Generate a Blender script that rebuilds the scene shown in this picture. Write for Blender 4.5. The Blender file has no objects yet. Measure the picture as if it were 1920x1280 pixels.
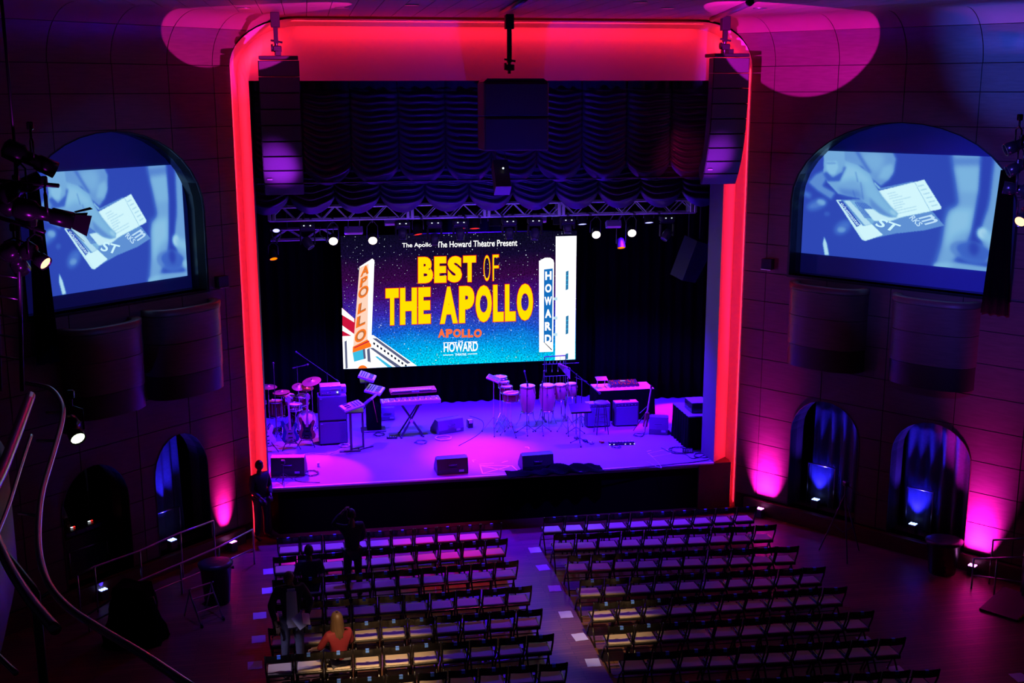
import bpy, bmesh, math, random
import numpy as np
from mathutils import Vector, Matrix
random.seed(7); np.random.seed(7)
SC = bpy.context.scene
COL = SC.collection
R = math.radians
# ------------------------------------------------------------------ camera
YAW, PIT, ROL, FPX, CH = 0.1721, 0.2126, -0.0019, 2186.09, 9.4771
_cy, _sy = math.cos(YAW), math.sin(YAW)
FW = np.array([_sy*math.cos(PIT), _cy*math.cos(PIT), -math.sin(PIT)])
RT0 = np.array([_cy, -_sy, 0.0]); UP0 = np.cross(RT0, FW)
RT = math.cos(ROL)*RT0 + math.sin(ROL)*UP0
UP = -math.sin(ROL)*RT0 + math.cos(ROL)*UP0
CAM = np.array([0, 0, CH])
cd = bpy.data.cameras.new('camera'); cam = bpy.data.objects.new('camera', cd); COL.objects.link(cam)
cd.sensor_width = 36; cd.lens = 36*FPX/1920; cd.clip_start = 0.1; cd.clip_end = 200
M = Matrix(((RT[0], UP[0], -FW[0], 0), (RT[1], UP[1], -FW[1], 0), (RT[2], UP[2], -FW[2], CH), (0, 0, 0, 1)))
cam.matrix_world = M
SC.camera = cam
# ------------------------------------------------------------------ world and view
w = bpy.data.worlds.new('hall_air'); SC.world = w; w.use_nodes = True
w.node_tree.nodes['Background'].inputs[0].default_value = (0.10, 0.07, 0.22, 1)
w.node_tree.nodes['Background'].inputs[1].default_value = 0.012
SC.view_settings.view_transform = 'Standard'; SC.view_settings.look = 'None'
SC.view_settings.exposure = 0.0; SC.view_settings.gamma = 1.0; SC.view_settings.use_curve_mapping = False
# ------------------------------------------------------------------ pixel -> place helpers (measured on the photograph)
def ray(x, y): return (x-960)/FPX*RT - (y-640)/FPX*UP + FW
def at_z(x, y, z): d = ray(x, y); return Vector(CAM + d*(z-CH)/d[2])
def at_y(x, y, Y): d = ray(x, y); return Vector(CAM + d*Y/d[1])
def scr(P):
    q = np.array(P, float)-CAM; zz = q@FW; return 960+FPX*(q@RT)/zz, 640-FPX*(q@UP)/zz
def hgt(P, py):
    "z over point P at which the picture row is py"
    lo, hi = -1.0, 12.0
    for _ in range(40):
        m = (lo+hi)/2
        if scr((P[0], P[1], m))[1] > py: lo = m
        else: hi = m
    return lo
AL, AR = R(46.9), R(37.9)
WALL = {'left': (Vector((-1.45, 24.45, 0)), Vector((-math.sin(AL), -math.cos(AL), 0)), Vector((math.cos(AL), -math.sin(AL), 0))),
        'right': (Vector((9.5, 24.45, 0)), Vector((math.sin(AR), -math.cos(AR), 0)), Vector((-math.cos(AR), -math.sin(AR), 0)))}
def wp(side, u, z, off=0.0):
    p, d, n = WALL[side]; return p + d*u + n*off + Vector((0, 0, z))
def at_wall(side, x, y, off=0.0):
    p, d, n = WALL[side]; r = Vector(ray(x, y)); c = Vector(CAM); q = p+n*off
    P = c + r*((q-c).dot(n)/r.dot(n)); return (P-p).dot(d), P.z
# ------------------------------------------------------------------ lights
def col(c): return tuple(((v/255+0.055)/1.055)**2.4 if v > 10 else v/255/12.92 for v in c)
def look(o, target):
    v = Vector(target)-Vector(o.location); o.rotation_euler = v.to_track_quat('-Z', 'Y').to_euler()
def spot(name, loc, target, color, power, angle=40, blend=0.5, size=0.08):
    l = bpy.data.lights.new(name, 'SPOT'); l.color = color; l.energy = power; l.spot_size = R(angle); l.spot_blend = blend; l.shadow_soft_size = size
    o = bpy.data.objects.new(name, l); COL.objects.link(o); o.location = loc; look(o, target); return o
def area(name, loc, target, color, power, sx, sy):
    l = bpy.data.lights.new(name, 'AREA'); l.shape = 'RECTANGLE'; l.size = sx; l.size_y = sy; l.color = color; l.energy = power
    o = bpy.data.objects.new(name, l); COL.objects.link(o); o.location = loc; look(o, target); return o
BLUE = (0.055, 0.02, 1.0); VIOL = (0.20, 0.03, 1.0); MAG = (1.0, 0.02, 0.62); RED = (1.0, 0.004, 0.012); WARM = (1.0, 0.62, 0.30); PURP = (0.42, 0.02, 1.0)
ST = 1.1   # stage height
# stage washes on the trusses, plus two added fills
BL2 = (0.05, 0.002, 1.0)
spot('blue_wash_left', (0.6, 26.75, 6.35), (1.0, 27.2, ST), BL2, 8600, 100, 0.8, 0.1)
spot('blue_wash_centre', (4.2, 26.75, 6.35), (4.4, 27.4, ST), BL2, 8600, 100, 0.8, 0.1)
spot('blue_wash_right', (7.6, 26.75, 6.35), (7.6, 27.2, ST), BL2, 8600, 100, 0.8, 0.1)
spot('violet_front_left', (1.2, 20.6, 9.8), (0.9, 25.4, ST), (0.22, 0.006, 1.0), 4200, 26, 0.7)
spot('violet_front_right', (6.2, 20.6, 9.8), (6.3, 25.5, ST), (0.06, 0.002, 1.0), 6000, 30, 0.7)
spot('added_back_fill', (4.2, 29.7, 7.6), (4.3, 28.0, ST), BL2, 4500, 110, 0.8, 0.1)  # added fill from the rear, lifts the shadows on the deck
spot('added_shirt_fill', (-5.0, 13.6, 8.2), (-1.0, 17.3, 1.25), (0.6, 0.5, 1.0), 3000, 6, 0.8)  # added beam that only brightens the jacketed man's shirt
spot('magenta_pool', (3.6, 28.2, 6.4), (3.75, 26.2, ST), (1.0, 0.005, 0.5), 4200, 34, 1.0)
spot('magenta_front', (3.2, 20.6, 9.8), (2.9, 24.9, ST), (0.8, 0.01, 0.8), 2200, 16, 0.9)
spot('magenta_side', (-0.9, 28.6, 5.0), (-0.1, 25.4, ST), (1.0, 0.01, 0.6), 2400, 27, 0.35, 0.03)
spot('magenta_back', (1.6, 28.9, 6.2), (-0.5, 27.4, ST+0.7), (1.0, 0.02, 0.22), 1500, 36, 0.6)
spot('red_back_right', (9.4, 29.4, 5.2), (8.0, 28.5, 1.9), RED, 1500, 30, 0.6)
spot('red_pool_right', (10.4, 29.2, 5.0), (9.6, 28.6, ST), RED, 2400, 30, 0.3)
# audience
spot('blue_seats_left', (0.3, 24.0, 7.8), (0.2, 21.9, 0.4), (0.14, 0.03, 1.0), 2600, 26, 0.8)
spot('magenta_seats_left', (-0.5, 23.8, 7.8), (-0.75, 22.3, 0.4), (1.0, 0.02, 0.6), 1000, 10, 0.8)
spot('red_seats', (1.8, 24.2, 8.2), (2.5, 22.2, 0.4), (1.0, 0.005, 0.14), 2600, 21, 0.9)
spot('violet_seats_right', (6.5, 24.2, 8.2), (6.6, 22.6, 0.3), (0.14, 0.02, 1.0), 1500, 30, 0.9)
spot('pale_seats', (4.6, 24.0, 8.5), (5.1, 22.5, 0.4), (0.4, 0.5, 1.0), 420, 13, 0.8)
spot('warm_seats_left', (0.6, 10.0, 10.3), (0.75, 17.4, 0.45), WARM, 10000, 12, 1.0)
spot('warm_seats_right', (4.8, 10.0, 10.3), (4.75, 18.2, 0.45), WARM, 6500, 10, 1.0)
spot('pink_aisle', (3.6, 15.0, 10.3), (3.75, 20.4, 0.0), (1.0, 0.06, 0.45), 700, 24, 1.0)
spot('blue_aisle_left', (-2.0, 20.0, 9.5), (-1.3, 20.8, 0.0), (0.10, 0.06, 1.0), 900, 20, 1.0)
spot('added_tag_fill', (3.5, 4.0, 10.8), (2.6, 19.8, 0.8), (0.03, 0.10, 1.0), 170, 36, 0.9)  # added blue fill that makes the chair tags stand out
# ------------------------------------------------------------------ materials
MATS = {}
def mat(name, color, rough=0.5, metal=0.0, noise=0.0, scale=8.0, bump=0.0, emit=None, strength=0.0, spec=0.5, stretch=(1, 1, 1), coat=0.0):
    if name in MATS: return MATS[name]
    m = bpy.data.materials.new(name); m.use_nodes = True; nt = m.node_tree; b = nt.nodes['Principled BSDF']
    b.inputs['Base Color'].default_value = (*color, 1); b.inputs['Roughness'].default_value = rough; b.inputs['Metallic'].default_value = metal
    b.inputs['Specular IOR Level'].default_value = spec; b.inputs['Coat Weight'].default_value = coat
    if noise or bump:
        tc = nt.nodes.new('ShaderNodeTexCoord'); mp = nt.nodes.new('ShaderNodeMapping'); n = nt.nodes.new('ShaderNodeTexNoise')
        mp.inputs['Scale'].default_value = stretch; n.inputs['Scale'].default_value = scale; n.inputs['Detail'].default_value = 5
        nt.links.new(tc.outputs['Object'], mp.inputs[0]); nt.links.new(mp.outputs[0], n.inputs['Vector'])
        if noise:
            r = nt.nodes.new('ShaderNodeMix'); r.data_type = 'RGBA'
            r.inputs[6].default_value = (*[c*(1-noise) for c in color], 1); r.inputs[7].default_value = (*[min(1, c*(1+noise)) for c in color], 1)
            nt.links.new(n.outputs[0], r.inputs[0]); nt.links.new(r.outputs[2], b.inputs['Base Color'])
        if bump:
            bp = nt.nodes.new('ShaderNodeBump'); bp.inputs['Strength'].default_value = bump; bp.inputs['Distance'].default_value = 0.02
            nt.links.new(n.outputs[0], bp.inputs['Height']); nt.links.new(bp.outputs[0], b.inputs['Normal'])
    if emit:
        b.inputs['Emission Color'].default_value = (*emit, 1); b.inputs['Emission Strength'].default_value = strength
    MATS[name] = m; return m
def glow(name, color, strength=1.0):
    if name in MATS: return MATS[name]
    m = bpy.data.materials.new(name); m.use_nodes = True; nt = m.node_tree; nt.nodes.clear()
    e = nt.nodes.new('ShaderNodeEmission'); o = nt.nodes.new('ShaderNodeOutputMaterial'); e.inputs[0].default_value = (*color, 1); e.inputs[1].default_value = strength
    nt.links.new(e.outputs[0], o.inputs[0]); MATS[name] = m; return m
wood = mat('walnut_panel', (0.13, 0.085, 0.075), 0.42, noise=0.35, scale=3.0, bump=0.05, stretch=(1, 1, 9))
woodback = mat('panel_joint_dark', (0.012, 0.008, 0.008), 0.8, noise=0.3)
ceilm = mat('ceiling_board', (0.30, 0.17, 0.16), 0.5, noise=0.15, scale=2)
plaster = mat('white_plaster', (0.62, 0.58, 0.62), 0.55, noise=0.04, scale=1.5)
darkpl = mat('dark_plinth', (0.10, 0.035, 0.03), 0.45, noise=0.3)
black = mat('black_paint', (0.012, 0.012, 0.014), 0.6, noise=0.3)
blackgl = mat('black_gloss', (0.015, 0.015, 0.017), 0.25, noise=0.2)
blackcl = mat('black_velour', (0.003, 0.003, 0.0035), 0.95, noise=0.4, scale=30, spec=0.03)
swagm = mat('austrian_satin', (0.05, 0.022, 0.11), 0.38, noise=0.3, scale=6, spec=0.6)
bluecl = mat('blue_velvet', (0.16, 0.15, 0.24), 0.7, noise=0.25, scale=20, spec=0.2)
stagefl = mat('stage_vinyl', (0.22, 0.21, 0.25), 0.65, noise=0.12, scale=1.2, bump=0.03, spec=0.2)
steel = mat('brushed_steel', (0.55, 0.55, 0.58), 0.3, 1.0, noise=0.1)
alum = mat('truss_aluminium', (0.68, 0.68, 0.72), 0.32, 0.55, noise=0.1)
dsteel = mat('dark_steel', (0.10, 0.10, 0.11), 0.4, 0.8, noise=0.2)
chrome = mat('chrome', (0.8, 0.8, 0.82), 0.15, 1.0, noise=0.03)
brass = mat('cymbal_bronze', (0.75, 0.48, 0.22), 0.3, 0.75, noise=0.1, scale=30)
drumred = mat('drum_lacquer', (0.22, 0.03, 0.03), 0.25, noise=0.2)
skinhd = mat('drum_head', (0.85, 0.84, 0.80), 0.45, noise=0.05)
congaw = mat('conga_wood', (0.55, 0.30, 0.16), 0.3, noise=0.25, stretch=(1, 1, 0.2))
grille = mat('grille_cloth', (0.11, 0.105, 0.13), 0.9, noise=0.25, scale=120)
seatm = mat('seat_vinyl', (0.46, 0.38, 0.30), 0.5, noise=0.08, scale=5, spec=0.3)
chairb = mat('chair_lacquer', (0.014, 0.012, 0.012), 0.22, noise=0.3, spec=0.7)
tagm = mat('blue_tape_tag', (0.10, 0.28, 1.0), 0.6, noise=0.05)
paperm = mat('printed_sheet', (0.55, 0.6, 0.9), 0.6, noise=0.08, scale=4)
ivory = mat('ivory_keys', (0.85, 0.85, 0.85), 0.3, noise=0.02)
ebony = mat('black_keys', (0.02, 0.02, 0.02), 0.3, noise=0.02)
silver = mat('synth_silver', (0.42, 0.42, 0.46), 0.4, 0.3, noise=0.05)
redk = mat('red_keyboard', (0.55, 0.03, 0.04), 0.35, noise=0.05)
rubber = mat('black_rubber', (0.02, 0.02, 0.02), 0.85, noise=0.2)
cablem = mat('cable_rubber', (0.03, 0.03, 0.035), 0.5, noise=0.2)
cablew = mat('pale_cable', (0.6, 0.6, 0.65), 0.5, noise=0.1)
whitep = mat('white_tape', (0.85, 0.85, 0.85), 0.6, noise=0.03)
wbody = mat('guitar_white', (0.75, 0.75, 0.78), 0.25, noise=0.03)
teal = mat('guitar_teal', (0.02, 0.12, 0.11), 0.25, noise=0.1)
brown = mat('guitar_sunburst', (0.25, 0.09, 0.04), 0.25, noise=0.3)
maple = mat('maple_neck', (0.5, 0.33, 0.18), 0.4, noise=0.15)
cream = mat('pick_guard', (0.22, 0.2, 0.14), 0.4, noise=0.02)
gcloth = mat('grey_table_cloth', (0.5, 0.5, 0.55), 0.85, noise=0.08)
spk = mat('speaker_box', (0.035, 0.037, 0.045), 0.5, noise=0.2, scale=40)
spkg = mat('speaker_grille', (0.11, 0.11, 0.13), 0.55, noise=0.2, scale=90)
skin = mat('skin', (0.30, 0.16, 0.10), 0.55, noise=0.08)
skind = mat('dark_skin', (0.13, 0.07, 0.045), 0.5, noise=0.08)
navy = mat('dark_suit', (0.022, 0.024, 0.035), 0.8, noise=0.2)
shirt = mat('pale_shirt', (0.62, 0.60, 0.68), 0.75, noise=0.06)
jeans = mat('dark_jeans', (0.08, 0.085, 0.13), 0.85, noise=0.25, scale=30)
redtop = mat('red_blouse', (0.16, 0.005, 0.015), 0.75, noise=0.15)
blond = mat('blonde_hair', (0.10, 0.055, 0.03), 0.5, noise=0.35, scale=20, stretch=(8, 8, 1))
dhair = mat('dark_hair', (0.015, 0.012, 0.012), 0.5, noise=0.3)
lensw = glow('lamp_lens_white', (1.0, 0.86, 0.62), 6.0)
lensor = glow('lamp_lens_orange', (1.0, 0.12, 0.0), 2.5)
lensrd = glow('lamp_lens_red', (1.0, 0.02, 0.015), 1.5)
lensbl = glow('lamp_lens_blue', (0.35, 0.35, 1.0), 2.5)
lensmg = glow('lamp_lens_pink', (1.0, 0.25, 1.0), 4.0)
lensub = glow('uplight_lens_blue', (0.25, 0.35, 1.0), 4.0)
ledw = glow('indicator_white', (0.8, 0.9, 1.0), 1.2)
# ------------------------------------------------------------------ mesh builder
class MB:
    def __init__(s): s.v = []; s.f = []; s.sm = []
    def add(s, vs, fs, smooth=False):
        o = len(s.v); s.v += [tuple(v) for v in vs]; s.f += [tuple(i+o for i in f) for f in fs]; s.sm += [smooth]*len(fs); return s
    def box(s, c, d, rot=None, ch=0.0):
        x, y, z = d[0]/2, d[1]/2, d[2]/2
        rot = rot or Matrix.Identity(3); c = Vector(c)
        ch = min(ch, x*.9, y*.9, z*.9)
        if ch <= 0:
            vs = [(-x, -y, -z), (x, -y, -z), (x, y, -z), (-x, y, -z), (-x, -y, z), (x, -y, z), (x, y, z), (-x, y, z)]
            fs = [(0, 3, 2, 1), (4, 5, 6, 7), (0, 1, 5, 4), (1, 2, 6, 5), (2, 3, 7, 6), (3, 0, 4, 7)]
            return s.add([c+rot@Vector(v) for v in vs], fs)
        bm = bmesh.new(); bmesh.ops.create_cube(bm, size=1)
        for v in bm.verts: v.co = Vector((v.co.x*2*x, v.co.y*2*y, v.co.z*2*z))
        bmesh.ops.bevel(bm, geom=list(bm.edges), offset=ch, segments=1, affect='EDGES')
        bm.verts.index_update()
        s.add([c+rot@v.co for v in bm.verts], [[v.index for v in f.verts] for f in bm.faces]); bm.free(); return s
    def cyl(s, a, b, r, r2=None, n=10, cap=True, smooth=True):
        a, b = Vector(a), Vector(b); r2 = r if r2 is None else r2
        d = (b-a)
        if d.length < 1e-6: return s
        d = d.normalized(); t = d.orthogonal().normalized(); q = d.cross(t)
        vs = []
        for P, rr in ((a, r), (b, r2)):
            for i in range(n):
                an = 2*math.pi*i/n; vs.append(P+(t*math.cos(an)+q*math.sin(an))*rr)
        fs = [(i, (i+1) % n, n+(i+1) % n, n+i) for i in range(n)]
        s.add(vs, fs, smooth)
        if cap: s.add(vs[:n], [tuple(range(n-1, -1, -1))]); s.add(vs[n:], [tuple(range(n))])
        return s
    def tube(s, pts, r, n=8, closed=False):
        pts = [Vector(p) for p in pts]; m = len(pts); vs = []; t = None
        for i, p in enumerate(pts):
            if closed: d = pts[(i+1) % m]-pts[i-1]
            else: d = pts[min(i+1, m-1)]-pts[max(i-1, 0)]
            d = d.normalized() if d.length > 1e-9 else Vector((0, 0, 1))
            t = d.orthogonal().normalized() if t is None else (t-d*t.dot(d)).normalized()
            q = d.cross(t)
            for k in range(n):
                an = 2*math.pi*k/n; vs.append(p+(t*math.cos(an)+q*math.sin(an))*r)
        fs = []
        for i in range(m if closed else m-1):
            j = (i+1) % m
            for k in range(n): fs.append((i*n+k, i*n+(k+1) % n, j*n+(k+1) % n, j*n+k))
        if not closed: fs += [tuple(range(n-1, -1, -1)), tuple(range((m-1)*n, m*n))]
        return s.add(vs, fs, True)
    def lathe(s, prof, c=(0, 0, 0), n=20, rot=None, sx=1, sy=1):
        c = Vector(c); rot = rot or Matrix.Identity(3); vs = []; m = len(prof)
        for r, z in prof:
            for k in range(n):
                an = 2*math.pi*k/n; vs.append(c+rot@Vector((r*math.cos(an)*sx, r*math.sin(an)*sy, z)))
        fs = [(i*n+k, i*n+(k+1) % n, (i+1)*n+(k+1) % n, (i+1)*n+k) for i in range(m-1) for k in range(n)]
        s.add(vs, fs, True)
        s.add(vs[:n], [tuple(range(n-1, -1, -1))]); s.add(vs[-n:], [tuple(range(n))]); return s
    def prism(s, poly, O, X, Y, N, t0, t1):
        "2-D polygon in frame O,X,Y extruded along N from t0 to t1"
        O, X, Y, N = Vector(O), Vector(X), Vector(Y), Vector(N); n = len(poly)
        vs = [O+X*a+Y*b+N*t0 for a, b in poly]+[O+X*a+Y*b+N*t1 for a, b in poly]
        fs = [tuple(range(n-1, -1, -1)), tuple(range(n, 2*n))]+[(i, (i+1) % n, n+(i+1) % n, n+i) for i in range(n)]
        return s.add(vs, fs)
    def grid(s, P):
        "P: 2-D list of points"
        m, n = len(P), len(P[0]); vs = [p for r in P for p in r]
        fs = [(i*n+k, i*n+k+1, (i+1)*n+k+1, (i+1)*n+k) for i in range(m-1) for k in range(n-1)]
        return s.add(vs, fs, True)
    def build(s, name, m, parent=None, world=False, **kw):
        me = bpy.data.meshes.new(name)
        vs = s.v
        if world and parent is not None:
            L = Vector(parent.get('_o', parent.location)); vs = [tuple(Vector(v)-L) for v in vs]
        me.from_pydata(vs, [], s.f); me.polygons.foreach_set('use_smooth', s.sm); me.update()
        me.materials.append(m)
        o = bpy.data.objects.new(name, me); COL.objects.link(o)
        if parent is not None: o.parent = parent
        for k, v in kw.items(): o[k] = v
        return o
def tag(o, label, cat, group=None):
    o['label'] = label; o['category'] = cat
    if group: o['group'] = group
    return o
def thing(name, label, cat, loc=(0, 0, 0), rz=0.0, group=None):
    o = bpy.data.objects.new(name, None); COL.objects.link(o); o.location = loc; o.rotation_euler = (0, 0, rz); o.empty_display_size = 0.1
    return tag(o, label, cat, group)
def dup(root, loc, rz=None, label=None):
    def cp(o, par):
        c = o.copy(); COL.objects.link(c); c.parent = par
        for ch in o.children: cp(ch, c)
        return c
    r = cp(root, None); r.location = loc
    if rz is not None: r.rotation_euler = (0, 0, rz)
    if label: r['label'] = label
    return r
def RZ(a): return Matrix.Rotation(a, 3, 'Z')
def RX(a): return Matrix.Rotation(a, 3, 'X')
def RY(a): return Matrix.Rotation(a, 3, 'Y')
def smoothpath(pts, k=6):
    pts = [Vector(p) for p in pts]; out = []; n = len(pts)
    for i in range(n-1):
        p0, p1, p2, p3 = pts[max(i-1, 0)], pts[i], pts[i+1], pts[min(i+2, n-1)]
        for j in range(k):
            t = j/k; out.append(0.5*((2*p1)+(p2-p0)*t+(2*p0-5*p1+4*p2-p3)*t*t+(3*p1-p0-3*p2+p3)*t**3))
    out.append(pts[-1]); return out
# ------------------------------------------------------------------ 2-D clipping of convex polygons
def clip(poly, a, b, keep_left=True):
    out = []; n = len(poly); sg = 1 if keep_left else -1
    def sd(p): return sg*((b[0]-a[0])*(p[1]-a[1])-(b[1]-a[1])*(p[0]-a[0]))
    for i in range(n):
        p, q = poly[i], poly[(i+1) % n]; sp, sq = sd(p), sd(q)
        if sp >= 0: out.append(p)
        if (sp > 0 > sq) or (sp < 0 < sq):
            t = sp/(sp-sq); out.append((p[0]+(q[0]-p[0])*t, p[1]+(q[1]-p[1])*t))
    return out
def parea(p): return abs(sum(p[i][0]*p[(i+1) % len(p)][1]-p[(i+1) % len(p)][0]*p[i][1] for i in range(len(p))))/2 if len(p) > 2 else 0
def subtract(polys, hole):
    res = []
    for P in polys:
        rem = P; pcs = []
        for i in range(len(hole)):
            a, b = hole[i], hole[(i+1) % len(hole)]
            o = clip(rem, a, b, False)
            if parea(o) > 1e-5: pcs.append(o)
            rem = clip(rem, a, b, True)
            if parea(rem) < 1e-5: break
        if parea(rem) < 1e-5: res.append(P)
        else: res += pcs
    return res
def arch(u0, u1, z0, zs, z1, n=14):
    "counter-clockwise arch: rectangle to zs, half-ellipse up to z1"
    c, h = (u0+u1)/2, (u1-u0)/2
    return [(u0, z0), (u1, z0)]+[(c+h*math.cos(math.pi*i/n), zs+(z1-zs)*math.sin(math.pi*i/n)) for i in range(n+1)]
# ================================================================== SETTING
UMAX = {'left': 9.0, 'right': 11.0}
ZC, ZT, RC = 9.95, 10.92, 0.97        # cove start, ceiling, cove radius
HOLES = {'left': [arch(0.86, 4.75, 5.56, 7.15, 8.74, 18), arch(1.12, 2.40, 0.34, 1.95, 2.76), arch(3.02, 4.44, 0.34, 1.80, 2.62)],
         'right': [arch(1.12, 5.78, 5.56, 7.15, 8.82, 18), arch(1.36, 2.96, 0.34, 2.10, 2.90), arch(3.69, 5.34, 0.34, 2.10, 2.88)]}
UJ = {'left': [0.0, 0.42, 1.49, 2.71, 3.98, 5.22, 6.5, 7.8, 9.0], 'right': [0.0, 0.56, 2.02, 3.44, 4.92, 6.28, 7.7, 9.2, 10.9]}
ZJ = [0.36, 1.0, 1.64, 2.28, 2.94, 3.6, 4.25, 4.9, 5.54, 6.17, 6.82, 7.49, 8.15, 8.77, 9.42, ZC]
UP3 = Vector((0, 0, 1))
for side in ('left', 'right'):
    p, d, n = WALL[side]
    polys = [[(0, 0), (UMAX[side], 0), (UMAX[side], ZC), (0, ZC)]]
    for h in HOLES[side]: polys = subtract(polys, h)
    mb = MB()
    for P in polys: mb.prism(P, p, d, UP3, n, -0.25, 0.0)
    wl = mb.build('wall_'+side, woodback, None, kind='structure')
    # wood panels with recessed joints, one mesh each
    for i in range(len(UJ[side])-1):
        for j in range(len(ZJ)-1):
            g = 0.008
            P = [[(UJ[side][i]+g, ZJ[j]+g), (UJ[side][i+1]-g, ZJ[j]+g), (UJ[side][i+1]-g, ZJ[j+1]-g), (UJ[side][i]+g, ZJ[j+1]-g)]]
            for h in HOLES[side]: P = subtract(P, h)
            if not P: continue
            m2 = MB(); t = 0.018+random.uniform(-0.002, 0.002)
            for q in P: m2.prism(q, p, d, UP3, n, 0.001, t)
            m2.build('panel', wood, wl)
    # plinth below the arches
    m2 = MB(); m2.prism([(0.3, 0), (UMAX[side], 0), (UMAX[side], 0.33), (0.3, 0.33)], p, d, UP3, n, 0.0, 0.12); m2.build('plinth', darkpl, wl)
    # niche and door reveals, niche backs
    for k, h in enumerate(HOLES[side]):
        dep = 0.5 if k == 0 else 0.55
        inn = h
        m2 = MB(); c = [sum(a)/len(h) for a in zip(*h)]
        out = [((a[0]-c[0])*1.02+c[0], (a[1]-c[1])*1.02+c[1]) for a in h]
        N = len(h); vs = []
        for off, pl in ((0.03, out), (0.03, inn), (-dep, inn)):
            vs += [p+d*a+UP3*b+n*off for a, b in pl]
        fs = []
        for i in range(N):
            j = (i+1) % N
            fs += [(i, j, N+j, N+i), (N+i, N+j, 2*N+j, 2*N+i)]
        m2.add(vs, fs); m2.build('arch_reveal', blackgl if k == 0 else darkpl, wl)
        m3 = MB(); big = [((a[0]-c[0])*1.1+c[0], (a[1]-c[1])*1.06+c[1]) for a in h]
        m3.prism(big, p, d, UP3, n, -dep-0.06 if k == 0 else -1.6, -dep if k == 0 else -1.5)
        m3.build('niche_back' , black, wl)
        if k:   # passage box behind the arch
            m4 = MB(); u0, u1 = h[0][0]-0.1, h[1][0]+0.1; zt = max(q[1] for q in h)+0.1
            m4.prism([(u0-0.05, 0.0), (u0, 0.0), (u0, zt), (u0-0.05, zt)], p, d, UP3, n, -1.5, -dep)
            m4.prism([(u1, 0.0), (u1+0.05, 0.0), (u1+0.05, zt), (u1, zt)], p, d, UP3, n, -1.5, -dep)
            m4.prism([(u0, zt), (u1, zt), (u1, zt+0.05), (u0, zt+0.05)], p, d, UP3, n, -1.5, -dep)
            m4.prism([(u0, 0.28), (u1, 0.28), (u1, 0.33), (u0, 0.33)], p, d, UP3, n, -1.5, -0.0)
            m4.build('passage', black, wl)
    # cove
    uc = UJ[side]
    for i in range(len(uc)-1):
        for a0, a1 in ((0, 45), (45, 90)):
            g = 0.008; m2 = MB(); rows = []
            for rr in (RC, RC+0.04):
                for s_ in range(7):
                    an = R(a0+0.4+(a1-a0-0.8)*s_/6); off = RC-rr*math.cos(an); z = ZC+rr*math.sin(an)
                    us_ = uc[i]+g if i else -off*math.tan(AL if side == 'left' else AR); rows.append([p+d*us_+n*off+UP3*z, p+d*(uc[i+1]-g)+n*off+UP3*z])
            a = rows[:7]; b = rows[7:]
            m2.grid(a); m2.grid(b); m2.grid([a[0], b[0]]); m2.grid([a[-1], b[-1]]); m2.grid([[r[0] for r in a], [r[0] for r in b]]); m2.grid([[r[1] for r in a], [r[1] for r in b]])
            m2.build('cove_panel', wood if a0 == 0 else ceilm, wl)
# floor: long boards
fm = bpy.data.materials.new('floor_boards'); fm.use_nodes = True; nt = fm.node_tree; b = nt.nodes['Principled BSDF']
tc = nt.nodes.new('ShaderNodeTexCoord'); bk = nt.nodes.new('ShaderNodeTexBrick'); bk.offset = 0.37
bk.inputs['Color1'].default_value = (0.17, 0.07, 0.042, 1); bk.inputs['Color2'].default_value = (0.25, 0.11, 0.065, 1); bk.inputs['Mortar'].default_value = (0.04, 0.015, 0.01, 1)
bk.inputs['Scale'].default_value = 1.0; bk.inputs['Brick Width'].default_value = 1.6; bk.inputs['Row Height'].default_value = 0.09; bk.inputs['Mortar Size'].default_value = 0.004
nz = nt.nodes.new('ShaderNodeTexNoise'); nz.inputs['Scale'].default_value = 3; mpn = nt.nodes.new('ShaderNodeMapping'); mpn.inputs['Scale'].default_value = (1, 12, 1)
mx = nt.nodes.new('ShaderNodeMix'); mx.data_type = 'RGBA'; mx.blend_type = 'MULTIPLY'; mx.inputs[0].default_value = 0.5
nt.links.new(tc.outputs['Object'], bk.inputs[0]); nt.links.new(tc.outputs['Object'], mpn.inputs[0]); nt.links.new(mpn.outputs[0], nz.inputs[0])
nt.links.new(bk.outputs[0], mx.inputs[6]); nt.links.new(nz.outputs[0], mx.inputs[7]); nt.links.new(mx.outputs[2], b.inputs['Base Color']); b.inputs['Roughness'].default_value = 0.38
MB().box((4, 13.2, -0.1), (30, 30, 0.2)).build('floor', fm, None, kind='structure')
# ceiling: slab and boards
cl = MB().box((4, 15.0, ZT+0.16), (34, 21, 0.2)).build('ceiling', woodback, None, kind='structure')
L1 = wp('left', 0, 0, RC); L2 = wp('left', 12, 0, RC); Q1 = wp('right', 0, 0, RC); Q2 = wp('right', 12, 0, RC)
foot = []
for i in range(-22, 52):
    for j, (y0, y1) in enumerate(((16.2, 18.9), (18.9, 21.7), (21.7, 24.44))):
        x0 = 4.0+i*0.42-6; x1 = x0+0.42
        P = [(x0+0.006, y0+0.006), (x1-0.006, y0+0.006), (x1-0.006, y1-0.006), (x0+0.006, y1-0.006)]
        P = clip(P, (L2.x, L2.y), (L1.x, L1.y), False); P = clip(P, (Q1.x, Q1.y), (Q2.x, Q2.y), False) if len(P) > 2 else P
        if parea(P) < 0.01: continue
        MB().prism(P, (0, 0, 0), (1, 0, 0), (0, 1, 0), (0, 0, 1), ZT, ZT+0.04).build('ceiling_board', ceilm, cl)
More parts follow.
